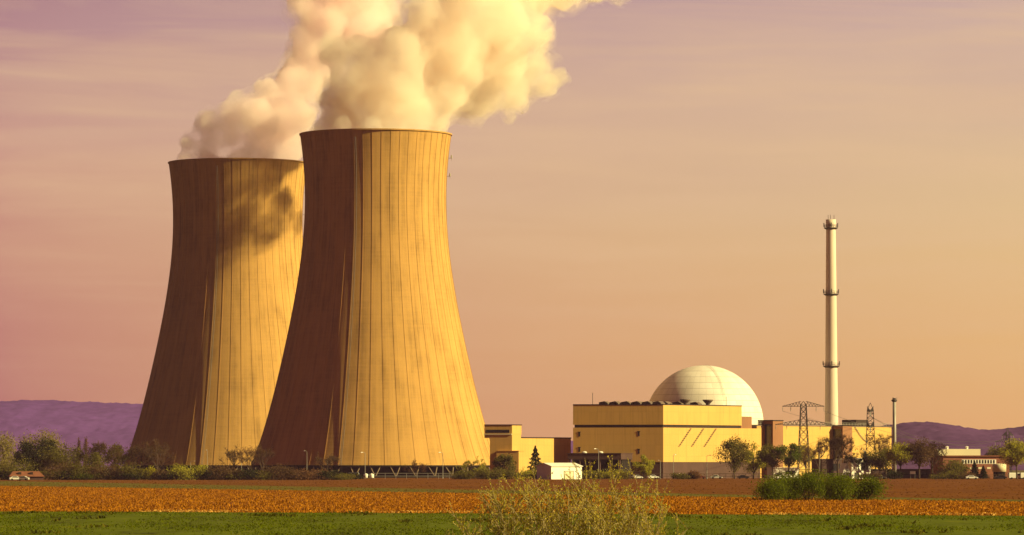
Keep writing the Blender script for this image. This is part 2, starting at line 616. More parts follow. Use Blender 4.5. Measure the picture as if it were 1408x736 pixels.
e_grass = edge(703.5, 709.5)
e_tan_far = edge(668.5, 690.5)
e_strip_far = edge(663.5, 687.5)
e_brown_far = edge(656.8, 657.6)
band("brown_field", edge(672, 692), e_brown_far, 0.006, g_brown)
band("grass_strip_field", e_tan_far, edge(661.6, 687.4), 0.012, g_strip)
band("stubble_field", e_grass, e_tan_far, 0.018, g_stub)
sheet("meadow", [(-90, 40), (90, 40), tuple(e_grass[1]), tuple(e_grass[0])], 0.024, g_grass)


def scatter_mesh(name, pts, hmin, hmax, wmin, wmax, m, seed, lean=0.25):
    """very many small upright blades, kept as one stuff object"""
    rng = np.random.default_rng(seed)
    n = len(pts)
    h = rng.uniform(hmin, hmax, n)
    w = rng.uniform(wmin, wmax, n)
    a = rng.uniform(0, math.pi, n)
    dx, dy = np.cos(a) * w / 2, np.sin(a) * w / 2
    lx, ly = rng.normal(0, lean, n) * h, rng.normal(0, lean, n) * h
    V = np.zeros((n, 4, 3))
    V[:, 0] = np.stack([pts[:, 0] - dx, pts[:, 1] - dy, np.zeros(n)], 1)
    V[:, 1] = np.stack([pts[:, 0] + dx, pts[:, 1] + dy, np.zeros(n)], 1)
    V[:, 2] = np.stack([pts[:, 0] + dx * 0.5 + lx, pts[:, 1] + dy * 0.5 + ly, h], 1)
    V[:, 3] = np.stack([pts[:, 0] - dx * 0.5 + lx, pts[:, 1] - dy * 0.5 + ly, h], 1)
    me = bpy.data.meshes.new(name)
    me.vertices.add(n * 4)
    me.vertices.foreach_set("co", V.ravel())
    me.loops.add(n * 4)
    me.loops.foreach_set("vertex_index", np.arange(n * 4))
    me.polygons.add(n)
    me.polygons.foreach_set("loop_start", np.arange(n) * 4)
    me.polygons.foreach_set("loop_total", np.full(n, 4))
    me.materials.append(m)
    me.update()
    me.validate()
    o = bpy.data.objects.new(name, me)
    C.objects.link(o)
    return o


def band_points(e0, e1, n, seed, bias=1.0, margin=1.1):
    """points between two ground lines, only where the picture can see them"""
    rng = np.random.default_rng(seed)
    out = []
    (a, b), (c, d) = e0, e1
    while len(out) < n:
        t = rng.random(4 * n)
        s = rng.random(4 * n) ** bias
        p0 = np.outer(1 - t, a) + np.outer(t, b)
        p1 = np.outer(1 - t, c) + np.outer(t, d)
        p = p0 * (1 - s)[:, None] + p1 * s[:, None]
        ok = np.abs(p[:, 0]) < p[:, 1] * 704 / F * margin + 3
        out += p[ok].tolist()
    return np.array(out[:n])


o = scatter_mesh("stubble", band_points(e_grass, e_tan_far, 130000, 3, 1.15), 0.04, 0.22, 0.05, 0.22, LEAF["stubble"], 4)
tag(o, kind="stuff", label="short dry orange stubble covering the middle field")
o = scatter_mesh("field_clods", band_points(e_tan_far, e_brown_far, 14000, 8, 1.5), 0.03, 0.10, 0.15, 0.6, LEAF["clod"], 9)
tag(o, kind="stuff", label="low brown clods and weeds of the far ploughed field")
e_in = (e_grass[0] + Vector((0, 16)), e_grass[1] + Vector((0, 16)))
sp = band_points(e_grass, e_in, 9000, 31, 1.6)
keep = np.array([mnoise.noise(Vector((p[0] * 0.07, p[1] * 0.05, 5.0))) > (-0.02 if p[0] > -34 else 0.35) for p in sp])
o = scatter_mesh("straw", sp[keep], 0.05, 0.2, 0.1, 0.4, LEAF["straw"], 33, 0.5)
tag(o, kind="stuff", label="pale straw lying along the near border of the stubble field")
near = (Vector((-60, 290)), Vector((60, 290)))
gp = band_points(near, e_grass, 90000, 12, 1.0)
rng = np.random.default_rng(5)
keep = np.array([mnoise.noise(Vector((p[0] * 0.12, p[1] * 0.03, 2.0))) + rng.normal(0, 0.22) > -0.05 for p in gp])
o = scatter_mesh("grass", gp[keep], 0.03, 0.13, 0.04, 0.16, LEAF["blade"], 14, 0.4)
tag(o, kind="stuff", label="short green grass of the near meadow")

wp = band_points(near, e_grass, 60000, 22, 1.0)
keep = np.array([mnoise.noise(Vector((p[0] * 0.16, p[1] * 0.045, 7.0))) + 0.5 * mnoise.noise(Vector((p[0] * 0.6, p[1] * 0.12, 3.0))) > 0.52 for p in wp])
o = scatter_mesh("weeds", wp[keep], 0.08, 0.30, 0.08, 0.3, LEAF["weed"], 24, 0.5)
tag(o, kind="stuff", label="darker weedy tufts scattered over the near meadow")

# ------------------------------------------------------------------ hills
def hazed_forest_mat(name, a, b):
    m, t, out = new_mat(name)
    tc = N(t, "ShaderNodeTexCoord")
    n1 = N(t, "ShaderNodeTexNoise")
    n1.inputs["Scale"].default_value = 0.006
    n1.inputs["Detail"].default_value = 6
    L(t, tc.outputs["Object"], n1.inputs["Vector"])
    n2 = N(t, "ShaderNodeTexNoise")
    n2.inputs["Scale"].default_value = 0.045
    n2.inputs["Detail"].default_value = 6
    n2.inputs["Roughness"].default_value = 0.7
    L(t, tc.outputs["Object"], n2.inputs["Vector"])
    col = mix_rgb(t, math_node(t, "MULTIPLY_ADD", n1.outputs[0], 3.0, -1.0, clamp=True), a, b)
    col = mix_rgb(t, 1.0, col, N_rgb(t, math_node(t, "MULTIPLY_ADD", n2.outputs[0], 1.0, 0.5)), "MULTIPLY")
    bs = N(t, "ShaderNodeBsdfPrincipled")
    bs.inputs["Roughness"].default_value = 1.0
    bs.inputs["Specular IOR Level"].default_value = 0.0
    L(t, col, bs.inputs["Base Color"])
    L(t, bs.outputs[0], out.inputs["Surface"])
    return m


MT["forest"] = hazed_forest_mat("wooded_hill", (0.070, 0.032, 0.105), (0.10, 0.047, 0.14))  # violet of the hazy air put into the woods' base colour
MT["forest_far"] = hazed_forest_mat("far_wooded_hill", (0.095, 0.040, 0.19), (0.12, 0.052, 0.24))  # farther ridge: more haze violet in its base colour


def hills(name, d, ridge, m, depth=900, seed=0, bump=7.0, step=5.0):
    """a ridge whose crest passes the photo's skyline points (px, py) at distance d"""
    xs = [GX(px, d) for px, _ in ridge]
    zs = [HZ(py, d) for _, py in ridge]
    x = np.arange(xs[0], xs[-1] + step, step)
    crest = np.interp(x, xs, zs)
    ker = np.hanning(31)
    ker /= ker.sum()
    crest = np.convolve(np.pad(crest, 15, mode="edge"), ker, "valid")
    rows = np.concatenate([np.arange(-depth, 100, 12.0), np.linspace(120, depth, 8)])
    b = MB()
    vs, fs = [], []
    for r in rows:
        t = max(0.0, 1 - abs(r) / depth)
        fall = t * t * (3 - 2 * t)
        for i, xx in enumerate(x):
            p = Vector((xx * 0.0035, r * 0.0035, seed))
            und = mnoise.fractal(p, 1.0, 2.1, 4) * 15 * fall * (1 - fall) * 2
            tr = (mnoise.noise(Vector((xx * 0.035, r * 0.035, seed + 4))) * 0.5 + mnoise.noise(Vector((xx * 0.13, r * 0.09, seed + 9))) * 0.5) * bump
            z = crest[i] * fall + und + tr * min(1, fall * 4)
            vs.append((xx, d + r, max(z, -0.6)))
    n = len(x)
    for j in range(len(rows) - 1):
        for i in range(n - 1):
            fs.append((j * n + i, j * n + i + 1, (j + 1) * n + i + 1, (j + 1) * n + i))
    b.add(vs, fs)
    return tag(b.build(name, m, smooth=True), kind="structure")


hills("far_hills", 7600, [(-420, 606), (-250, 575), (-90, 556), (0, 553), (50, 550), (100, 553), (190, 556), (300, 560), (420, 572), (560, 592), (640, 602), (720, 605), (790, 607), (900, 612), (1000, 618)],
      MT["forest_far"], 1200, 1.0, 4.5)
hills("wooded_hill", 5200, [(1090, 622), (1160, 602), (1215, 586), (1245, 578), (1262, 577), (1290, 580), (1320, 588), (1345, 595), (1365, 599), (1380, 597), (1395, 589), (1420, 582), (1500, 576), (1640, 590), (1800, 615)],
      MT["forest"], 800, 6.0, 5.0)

# ------------------------------------------------------------------ cooling towers
PROF = [(185, 104.0), (188, 103.4), (205, 101.3), (230, 98.7), (260, 97.3), (290, 97.2), (320, 98.8), (350, 101.8), (380, 106), (420, 112.5), (460, 120.5), (500, 129.5),
        (540, 139), (580, 149), (610, 159.5), (640, 170)]
TD = 1800.0


def cooling_tower(label, px, d, m, lights):
    k = TD / F
    base = Vector((GX(px, d), d, 0))
    prof = [(hw * k, CAM_H + (640 - py) * k) for py, hw in PROF]
    zs = np.array([p[1] for p in prof][::-1])
    rs = np.array([p[0] for p in prof][::-1])
    t = thing("cooling_tower", label, "cooling tower", base, 0, "hyperbolic cooling towers")
    # shell with 50 raised meridian ribs, in one skin
    NR, RW, RH = 50, 0.26, 0.11
    z = np.linspace(zs[0], zs[-1], 90)
    co = np.polyfit(zs, rs, 5)
    r = np.polyval(co, z)
    b = MB()
    vs, fs = [], []
    per = 0
    for i in range(len(z)):
        ring = []
        for q in range(NR):
            a = 2 * math.pi * (q + 0.37) / NR
            hw = RW / 2 / r[i]
            gap = 2 * math.pi / NR
            for da, dr in ((-hw, 0), (-hw, RH), (hw, RH), (hw, 0), (gap * 0.25, 0), (gap * 0.5, 0), (gap * 0.75, 0)):
                ring.append(((r[i] + dr) * math.cos(a + da), (r[i] + dr) * math.sin(a + da), z[i]))
        per = len(ring)
        vs += ring
    for i in range(len(z) - 1):
        for q in range(per):
            fs.append((i * per + q, i * per + (q + 1) % per, (i + 1) * per + (q + 1) % per, (i + 1) * per + q))
    b.add(vs, fs)
    # inner skin
    n = 100
    vs, fs = [], []
    for i in range(0, len(z), 4):
        for q in range(n):
            a = 2 * math.pi * q / n
            vs.append(((r[i] - 0.9) * math.cos(a), (r[i] - 0.9) * math.sin(a), z[i]))
    mrow = len(range(0, len(z), 4))
    for i in range(mrow - 1):
        for q in range(n):
            fs.append((i * n + q, (i + 1) * n + q, (i + 1) * n + (q + 1) % n, i * n + (q + 1) % n))
    b.add(vs, fs)
    b.build("shell", m, t)
    # rim walkway ring at the top
    b = MB()
    rt, zt = r[-1], z[-1]
    prof_r = [(rt - 1.0, zt + 0.01), (rt + 0.42, zt - 0.25), (rt + 0.42, zt + 0.3), (rt - 1.0, zt + 0.3)]
    vs, fs = [], []
    n = 150
    for q in range(n):
        a = 2 * math.pi * q / n
        for rr, zz in prof_r:
            vs.append((rr * math.cos(a), rr * math.sin(a), zz))
    for q in range(n):
        for e in range(4):
            fs.append((q * 4 + e, ((q + 1) % n) * 4 + e, ((q + 1) % n) * 4 + (e + 1) % 4, q * 4 + (e + 1) % 4))
    b.add(vs, fs)
    b.build("rim", m, t)
    # lower edge beam
    b = MB()
    rb, zb = r[0], z[0]
    vs, fs = [], []
    for q in range(n):
        a = 2 * math.pi * q / n
        for rr, zz in ((rb - 1.2, zb - 0.5), (rb + 0.62, zb - 0.5), (rb + 0.58, zb + 0.05), (rb - 1.2, zb + 0.05)):
            vs.append((rr * math.cos(a), rr * math.sin(a), zz))
    for q in range(n):
        for e in range(4):
            fs.append((q * 4 + e, ((q + 1) % n) * 4 + e, ((q + 1) % n) * 4 + (e + 1) % 4, q * 4 + (e + 1) % 4))
    b.add(vs, fs)
    b.build("edge_beam", MT["inside"], t)
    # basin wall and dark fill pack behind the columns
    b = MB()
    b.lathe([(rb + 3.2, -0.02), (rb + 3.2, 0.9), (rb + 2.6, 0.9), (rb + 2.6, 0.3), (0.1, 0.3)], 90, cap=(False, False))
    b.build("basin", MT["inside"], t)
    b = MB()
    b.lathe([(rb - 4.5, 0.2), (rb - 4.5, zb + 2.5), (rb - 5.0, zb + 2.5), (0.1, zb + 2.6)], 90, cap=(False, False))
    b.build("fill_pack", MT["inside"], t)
    # V columns
    first = None
    NC = 40
    for q in range(NC):
        if first is None:
            b = MB()
            w = math.pi / NC * rb * 0.5
            for s in (-1, 1):
                b.tube((rb + 1.8, 0, 0.3), (rb - 0.3, s * w, zb - 0.45), 0.24, 0.24, 6)
            first = b.build("support_column", MT["column"], t)
            o = first
        else:
            o = first.copy()
            C.objects.link(o)
            o.parent = t
        o.rotation_euler.z = 2 * math.pi * (q + 0.2) / NC
    # caged ladder up the shaded flank
    b = MB()
    a = R(-104)
    for i in range(0, len(z) - 3, 3):
        rr = r[i] + 0.5
        rr2 = r[i + 3] + 0.5
        for s in (-0.3, 0.3):
            b.tube((rr * math.cos(a + s / rr), rr * math.sin(a + s / rr), z[i]), (rr2 * math.cos(a + s / rr2), rr2 * math.sin(a + s / rr2), z[i + 3]), 0.09, n=3)
    b.build("ladder", MT["galv"], t)
    # obstruction lights on short brackets at the right-hand outline
    for zz, az in lights:
        b = MB()
        rr = float(np.interp(zz, z, r))
        ca, sa = math.cos(az), math.sin(az)
        b.tube((rr * ca, rr * sa, zz), ((rr + 1.6) * ca, (rr + 1.6) * sa, zz), 0.12, n=4)
        b.tube(((rr + 1.4) * ca, (rr + 1.4) * sa, zz), ((rr + 1.4) * ca, (rr + 1.4) * sa, zz + 1.3), 0.38, 0.25, 6)
        b.tube(((rr + 1.4) * ca, (rr + 1.4) * sa, zz - 1.0), ((rr + 1.4) * ca, (rr + 1.4) * sa, zz), 0.1, n=4)
        b.build("warning_light", MT["galv"], t)
    return t


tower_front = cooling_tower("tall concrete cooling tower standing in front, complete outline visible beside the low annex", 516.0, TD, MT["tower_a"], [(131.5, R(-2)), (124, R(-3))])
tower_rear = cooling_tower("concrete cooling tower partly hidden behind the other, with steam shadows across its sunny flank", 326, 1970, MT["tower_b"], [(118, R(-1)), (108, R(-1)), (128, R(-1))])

# ------------------------------------------------------------------ steam plumes
def steam_mat(name, dens, seed, scale=0.06, gain=5.2, cut=2.05, light_tint=(1.0, 0.945, 0.89, 1)):
    """thick turbulent steam: dense billows, torn to wisps by fractal noise"""
    m, t, out = new_mat(name)
    tc = N(t, "ShaderNodeTexCoord")
    mp = N(t, "ShaderNodeMapping")
    mp.inputs["Location"].default_value = (seed * 13.0, seed * 7.0, 0)
    L(t, tc.outputs["Object"], mp.inputs[0])
    n = N(t, "ShaderNodeTexNoise")
    n.inputs["Scale"].default_value = scale
    n.inputs["Detail"].default_value = 6.0
    n.inputs["Roughness"].default_value = 0.66
    n.inputs["Distortion"].default_value = 0.5
    L(t, mp.outputs[0], n.inputs["Vector"])
    f = math_node(t, "MULTIPLY_ADD", n.outputs[0], gain, -cut, clamp=True)
    v = N(t, "ShaderNodeVolumePrincipled")
    v.inputs["Color"].default_value = light_tint  # warm light and pink shade put into the scatter colour
    L(t, math_node(t, "MULTIPLY", f, dens), v.inputs["Density"])
    v.inputs["Anisotropy"].default_value = 0.1
    L(t, v.outputs[0], out.inputs["Volume"])
    lw = N(t, "ShaderNodeLayerWeight")
    lw.inputs[0].default_value = 0.5
    fc = math_node(t, "SUBTRACT", 1.0, lw.outputs["Facing"], clamp=True)
    fc = math_node(t, "MULTIPLY", math_node(t, "POWER", fc, 3.0), 0.006)
    d = N(t, "ShaderNodeBsdfDiffuse")
    d.inputs[0].default_value = (0.85, 0.85, 0.85, 1)
    tr = N(t, "ShaderNodeBsdfTransparent")
    mx = N(t, "ShaderNodeMixShader")
    L(t, fc, mx.inputs[0])
    L(t, tr.outputs[0], mx.inputs[1])
    L(t, d.outputs[0], mx.inputs[2])
    L(t, mx.outputs[0], out.inputs["Surface"])
    return m


def ico(sub=2):
    import bmesh
    bm = bmesh.new()
    bmesh.ops.create_icosphere(bm, subdivisions=sub, radius=1.0)
    v = np.array([x.co[:] for x in bm.verts])
    f = [[x.index for x in q.verts] for q in bm.faces]
    bm.free()
    return v, f


ICO_V, ICO_F = ico(2)


def plume(label, puffs, d0, drift, mouth, m, seed, voxel=1.5):
    rnd = random.Random(seed)
    balls = []
    for px, py, rp in puffs:
        d = d0 + drift(px, py)
        r = rp / F * d
        c = P(px, py, d)
        balls.append((c, r))
        for s in (-1, 1):
            balls.append((c + Vector((rnd.uniform(-.3, .3) * r, s * r * rnd.uniform(.5, .9), rnd.uniform(-.2, .2) * r)), r * rnd.uniform(.75, .95)))
        for _ in range(9):
            v = Vector((rnd.gauss(0, 1), rnd.gauss(0, 1), rnd.gauss(0, 1))).normalized()
            rr = r * rnd.uniform(0.22, 0.42)
            balls.append((c + v * (r * rnd.uniform(0.75, 1.0)), rr))
    mx, mr, mz = mouth
    for _ in range(26):
        a, q = rnd.uniform(0, 2 * math.pi), math.sqrt(rnd.random()) * (mr - 5)
        balls.append((Vector((mx.x + q * math.cos(a), mx.y + q * math.sin(a), mz + rnd.uniform(-2.5, 3))), rnd.uniform(4, 6.5)))
    def hull(name, mat_, grow, vox, parent):
        b = MB()
        for c, r in balls:
            b.add((ICO_V * (r * grow) + np.array(c)).tolist(), ICO_F)
        o = b.build(name, mat_, parent)
        md = o.modifiers.new("r", "REMESH")
        md.mode = "VOXEL"
        md.voxel_size = vox
        md.use_smooth_shade = True
        for size, st in ((16.0, 7.0), (6.5, 3.6), (2.6, 1.5)):
            tx = bpy.data.textures.new("billow", "CLOUDS")
            tx.noise_scale = size
            tx.noise_depth = 2
            dm = o.modifiers.new("d", "DISPLACE")
            dm.texture = tx
            dm.texture_coords = "GLOBAL"
            dm.strength = st
            dm.mid_level = 0.55
        dg = bpy.context.evaluated_depsgraph_get()
        me = bpy.data.meshes.new_from_object(o.evaluated_get(dg))
        o.modifiers.clear()
        o.data = me
        me.materials.clear()
        me.materials.append(mat_)
        me.polygons.foreach_set("use_smooth", [True] * len(me.polygons))
        return o

    o = hull("steam_plume", m, 1.0, voxel, None)
    tag(o, label, "steam", "steam plumes from the cooling towers")
    balls = [q for q in balls if q[0].z > mz + 9]
    hull("wisps", MT["wisps"], 1.3, voxel * 1.4, o)
    return o


front_puffs = [(470, 168, 34), (520, 160, 40), (570, 160, 40), (600, 166, 24),
               (455, 140, 24), (488, 120, 42), (540, 112, 50), (600, 120, 50), (650, 128, 38), (690, 132, 30),
               (466, 72, 24), (500, 75, 34), (548, 68, 40), (620, 70, 55), (680, 80, 50), (730, 100, 38), (752, 118, 20), (715, 142, 18),
               (590, 20, 38), (640, 12, 52), (690, 30, 46), (735, 48, 30),
               (735, 134, 14), (768, 108, 13), (700, 148, 13), (665, 150, 16),
               (640, -45, 55), (710, -35, 55), (770, -22, 40), (815, -18, 28), (850, -24, 26), (690, -110, 70), (800, -100, 60), (880, -80, 45)]
rear_puffs = [(262, 197, 15), (285, 205, 22), (325, 205, 26), (370, 207, 26), (402, 210, 18), (288, 170, 20), (315, 172, 28), (358, 165, 36), (400, 155, 40),
              (335, 140, 16), (372, 125, 22), (410, 112, 34), (440, 80, 42), (422, 52, 22), (455, 40, 48), (495, 30, 50), (425, 5, 34), (490, -10, 52), (525, 15, 30),
              (440, -50, 52), (510, -60, 60), (560, -70, 55), (480, -130, 70), (580, -140, 60)]
MT["wisps"] = steam_mat("steam_wisps", 0.055, 11, 0.085, 6.0, 2.75)
MT["steam"] = steam_mat("steam_front", 0.15, 0)
MT["steam_b"] = steam_mat("steam_rear", 0.14, 5, light_tint=(1.0, 0.91, 0.93, 1))  # rear steam tinted pinker to colour its shade
ztop = CAM_H + (640 - 185) * TD / F
plume("dense yellow lit steam cloud rising from the front cooling tower and drifting right", front_puffs, TD,
      lambda px, py: max(0, px - 560) * 0.66 * min(1, max(0, (py - 40) / 60.0)) + max(0, px - 600) * 0.38 * min(1, max(0, (80 - py) / 60.0)), (tower_front.location, 30.5, ztop), MT["steam"], 3)
plume("pinkish steam cloud rising from the partly hidden cooling tower", rear_puffs, 1970,
      lambda px, py: max(0, px - 360) * 0.35, (tower_rear.location, 30.5, ztop), MT["steam_b"], 8)

# ------------------------------------------------------------------ reactor buildings
ROT = R(50)


def solve_len(c, direction, px):
    lo, hi = 0.0, 400.0
    s = 1 if to_px(c + direction * 1.0) > to_px(c) else -1
    for _ in range(60):
        mid = (lo + hi) / 2
        if (to_px(c + direction * mid) - px) * s < 0:
            lo = mid
        else:
            hi = mid
    return (lo + hi) / 2


T1 = Vector((math.cos(ROT), math.sin(ROT), 0))
T2 = Vector((-math.sin(ROT), math.cos(ROT), 0))
HD = 1660.0


def skew(p):
    """plan coordinates of the hall and annex, whose two fronts meet at an obtuse corner"""
    return T1 * p[0] + T2L * p[1] + Vector((0, 0, p[2]))


def skewed(b):
    b.v = [tuple(skew(p)) for p in b.v]
    return b


hc = Vector((GX(912, HD), HD, 0))
h_top, h_band1, h_band0, h_plin = HZ(557, HD), HZ(584, HD), HZ(588, HD), HZ(635.5, HD)
len_r = solve_len(hc, T1, 1020)
len_r2 = solve_len(hc, T1, 1047)
T2L = Vector((-math.cos(R(9)), math.sin(R(9)), 0))      # the shaded-looking long front, almost square to the viewer
len_l = solve_len(hc, T2L, 788)
hall = thing("turbine_hall", "large cream cladded turbine hall with dark band beside the white dome", "building", hc, 0)
b = MB()
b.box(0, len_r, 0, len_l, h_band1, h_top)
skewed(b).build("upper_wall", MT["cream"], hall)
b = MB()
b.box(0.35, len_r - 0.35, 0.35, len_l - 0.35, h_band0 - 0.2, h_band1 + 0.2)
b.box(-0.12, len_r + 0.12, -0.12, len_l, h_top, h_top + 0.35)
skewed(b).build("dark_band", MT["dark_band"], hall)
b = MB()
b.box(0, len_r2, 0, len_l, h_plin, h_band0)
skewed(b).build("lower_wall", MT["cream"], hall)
b = MB()
b.box(0.25, len_r2 - 0.3, 0.25, len_l - 0.3, 0, h_plin)
skewed(b).build("plinth", MT["plinth"], hall)
# roof smoke hoods along the left roof edge
hood0 = None
for i, (fy, fx) in enumerate([(0.10, 0.06), (0.22, 0.06), (0.34, 0.06), (0.46, 0.06), (0.58, 0.06), (0.70, 0.06), (0.10, 0.3), (0.24, 0.3), (0.38, 0.3), (0.52, 0.3), (0.12, 0.55), (0.28, 0.55), (0.44, 0.55)]):
    if hood0 is None:
        b = MB()
        b.prism([(-1.9, 0.0), (1.9, 0.0), (1.9, 0.35), (0.5, 1.15), (-1.9, 0.75)], -1.3, 1.3)
        hood0 = b.build("roof_hood", MT["roof"], hall)
        o = hood0
    else:
        o = hood0.copy()
        C.objects.link(o)
        o.parent = hall
    o.location = skew((fx * len_r, fy * len_l, h_top + 0.36))
    o.rotation_euler.z = R(-38 + (i * 37) % 16)
# bowl-shaped exhausts
for fx in (0.33, 0.62):
    b = MB()
    b.lathe([(0.7, 0), (0.9, 0.5), (2.0, 1.6), (2.0, 2.0), (0.6, 2.0)], 14)
    b.build("exhaust_cowl", MT["roof"], hall, loc=skew((fx * len_r, 1.7, h_top + 0.36)))
b = MB()
b.tube((0, 0, 0), (0, 0, 4.4), 0.12, n=5)
b.build("antenna", MT["steel"], hall, loc=skew((1.0, len_l * 0.8, h_top + 0.3)))
b = MB()
b.tube((0, 0, 0), (0, 0, 3.4), 0.1, n=5)
b.build("antenna", MT["steel"], hall, loc=skew((len_r * 0.84, 1.2, h_top + 0.3)))
# sloping lattice ladders hung under the dark band
for fx in (0.34, 0.5, 0.66):
    b = MB()
    x0, z0, x1, z1 = fx * len_r, h_band0 - 0.3, fx * len_r - 7.2, h_band0 - 7.0
    for s in (-0.32, 0.32):
        b.tube((x0 + s, -0.25, z0), (x1 + s, -0.25, z1), 0.045, n=4)
    for k in range(10):
        q = k / 9
        xx, zz = x0 + (x1 - x0) * q, z0 + (z1 - z0) * q
        b.tube((xx - 0.45, -0.25, zz), (xx + 0.45, -0.25, zz), 0.10, n=4)
        if k % 3 == 0:
            b.tube((xx, -0.25, zz), (xx, -0.02, zz), 0.06, n=4)
    skewed(b).build("wall_ladder", MT["steel"], hall)
# small vents on the shaded wall
for fy, z in ((0.93, h_band0 - 2.5), (0.27, h_band0 - 2.3), (0.93, h_band0 - 8.3), (0.27, h_band0 - 9.0)):
    b = MB()
    b.box(-0.1, 0.0, fy * len_l - 0.35, fy * len_l + 0.35, z - 0.9, z + 0.7)
    b.box(-0.16, 0.0, fy * len_l - 0.55, fy * len_l + 0.55, z + 0.7, z + 0.95)
    skewed(b).build("wall_vent", MT["dark_band"], hall)
# loading canopy against the shaded wall
b = MB()
b.box(-7.0, 0.2, len_l * 0.34, len_l * 0.93, HZ(632, HD), HZ(624, HD))
b.box(-7.25, 0.2, len_l * 0.335, len_l * 0.935, HZ(624, HD), HZ(624, HD) + 0.25)
skewed(b).build("canopy", MT["plinth"], hall)
b = MB()
b.box(-5.6, 0.2, len_l * 0.36, len_l * 0.91, 0, HZ(632, HD))
skewed(b).build("loading_bay", MT["inside"], hall)
for k in range(6):
    b = MB()
    yy = len_l * (0.36 + 0.55 * k / 5)
    b.box(-6.9, -6.5, yy - 0.2, yy + 0.2, 0, HZ(632, HD))
    skewed(b).build("canopy_post", MT["plinth"], hall)
for fy in (0.62, 0.8):
    b = MB()
    b.lathe([(0.9, 0), (1.0, 0.3), (0.6, 0.6), (0.1, 0.7)], 10)
    b.build("skylight", MT["white"], hall, loc=skew((-4, len_l * fy, HZ(624, HD) + 0.25)))
# brown lift housing on the lower roof
b = MB()
x0, x1 = solve_len(hc, T1, 1021), solve_len(hc, T1, 1036)
b.box(x0, x1, 0.6, 6.5, h_band0, h_band0 + 4.6)
skewed(b).build("roof_housing", MT["brown_clad"], hall)
b = MB()
for k in range(9):
    b.tube((x1 + 0.3 + k * 0.7, 0.15, h_band0), (x1 + 0.3 + k * 0.7, 0.15, h_band0 + 1.1), 0.05, n=4)
b.tube((x1 + 0.2, 0.15, h_band0 + 1.1), (len_r2 - 0.2, 0.15, h_band0 + 1.1), 0.06, n=4)
skewed(b).build("railing", MT["steel"], hall)

# dome
DD = 1778.0
dome = thing("reactor_dome", "white hemispherical reactor dome rising behind the turbine hall", "dome", (GX(968, DD), DD, 0))
rd = 82 / F * DD
zc = HZ(584.5, DD)
b = MB()
prof = [(rd * math.cos(R(a)), rd * math.sin(R(a))) for a in range(-12, 90, 3)] + [(0.05, rd)]
b.lathe(prof, 96, cap=(False, False))
b.build("dome_shell", MT["dome"], dome, True, loc=(0, 0, zc))
b = MB()
b.lathe([(rd * 0.985, 0), (rd * 0.985, zc - 3)], 72)
b.build("cylinder_wall", MT["cream_pale"], dome, True)
b = MB()
a0 = R(-70)
for k in range(30):
    e0, e1 = R(22 + k * 2.2), R(22 + (k + 1) * 2.2)
    for s in (-0.3, 0.3):
        p = [((rd + .35) * math.cos(e) * math.cos(a0 + s / rd), (rd + .35) * math.cos(e) * math.sin(a0 + s / rd), zc + (rd + .35) * math.sin(e)) for e in (e0, e1)]
        b.tube(p[0], p[1], 0.04, n=3)
b.build("ladder", MT["galv"], dome)

# long lit auxiliary building with the two brown stair towers
aux0 = hc + T1 * (len_r2 + 0.05) + T2 * 2.2
auxd = aux0.y
aux = thing("auxiliary_building", "long pale yellow auxiliary building right of the hall, below the tall chimney", "building", aux0, ROT)
la = solve_len(aux0, T1, 1226)
az = HZ(585.5, aux0.y)
b = MB()
b.box(0, la, 0, 22, 0.0, az)
b.build("wall", MT["cream"], aux)
b = MB()
b.box(-0.1, la + 0.1, -0.15, 22.1, az, az + 0.35)
b.build("parapet", MT["roof"], aux)
b = MB()
for k in range(46):
    xx = 1 + (la - 2) * k / 45
    b.tube((xx, 0.4, az + 0.3), (xx, 0.4, az + 1.5), 0.06, n=4)
for zz in (0.9, 1.5):
    b.tube((1, 0.4, az + zz), (la - 1, 0.4, az + zz), 0.07, n=4)
b.build("railing", MT["galv"], aux)
b = MB()
q0, q1 = solve_len(aux0, T1, 1183), solve_len(aux0, T1, 1200)
b.box(q0, q1, 2, 9, az + 0.35, az + 2.9)
b.build("roof_unit", MT["dark_band"], aux)
b = MB()
b.path([(q0 + (q1 - q0) * 0.2 * k - 4, -0.35, az - 6 * math.sin(k / 5 * 1.4)) for k in range(6)], [0.16] * 6, 5)
b.build("pipe", MT["galv"], aux)


def stair_tower(label, pxa, pxb, pxc, top):
    """pxa..pxb: the dark side, pxb..pxc: the lit front"""
    # front plane stands proud of the auxiliary wall
    lo, hi = 0.0, 60.0
    for _ in range(50):
        pr = (lo + hi) / 2
        s0 = solve_len(aux0 - T2 * pr, T1, pxb)
        back = aux0 - T2 * pr + T1 * s0 + T2 * (pr)
        if to_px(back) > pxa:
            lo = pr
        else:
            hi = pr
    c = aux0 - T2 * pr + T1 * s0
    s1 = solve_len(aux0 - T2 * pr, T1, pxc)
    t = thing("stair_tower", label, "stair tower", (c.x, c.y, 0), ROT, "brown stair towers")
    w = s1 - s0
    zt = HZ(top, c.y)
    b = MB()
    b.box(0, w, 0, pr + 3, 0, zt)
    b.build("wall", MT["brown_clad"], t)
    b = MB()
    b.box(-0.15, w + 0.15, -0.15, pr + 3.1, zt, zt + 0.4)
    b.build("roof", MT["dark_band"], t)
    b = MB()
    b.box(-0.12, 0.0, 0.6, pr - 0.4, 3, zt - 1.2)
    b.build("window_strip", MT["glass"], t)
    return t


stair_tower("brown clad stair tower next to the turbine hall, behind the pylon", 1051, 1063, 1077, 579)
stair_tower("brown clad stair tower at the foot of the tall chimney", 1145, 1159, 1172, 586)

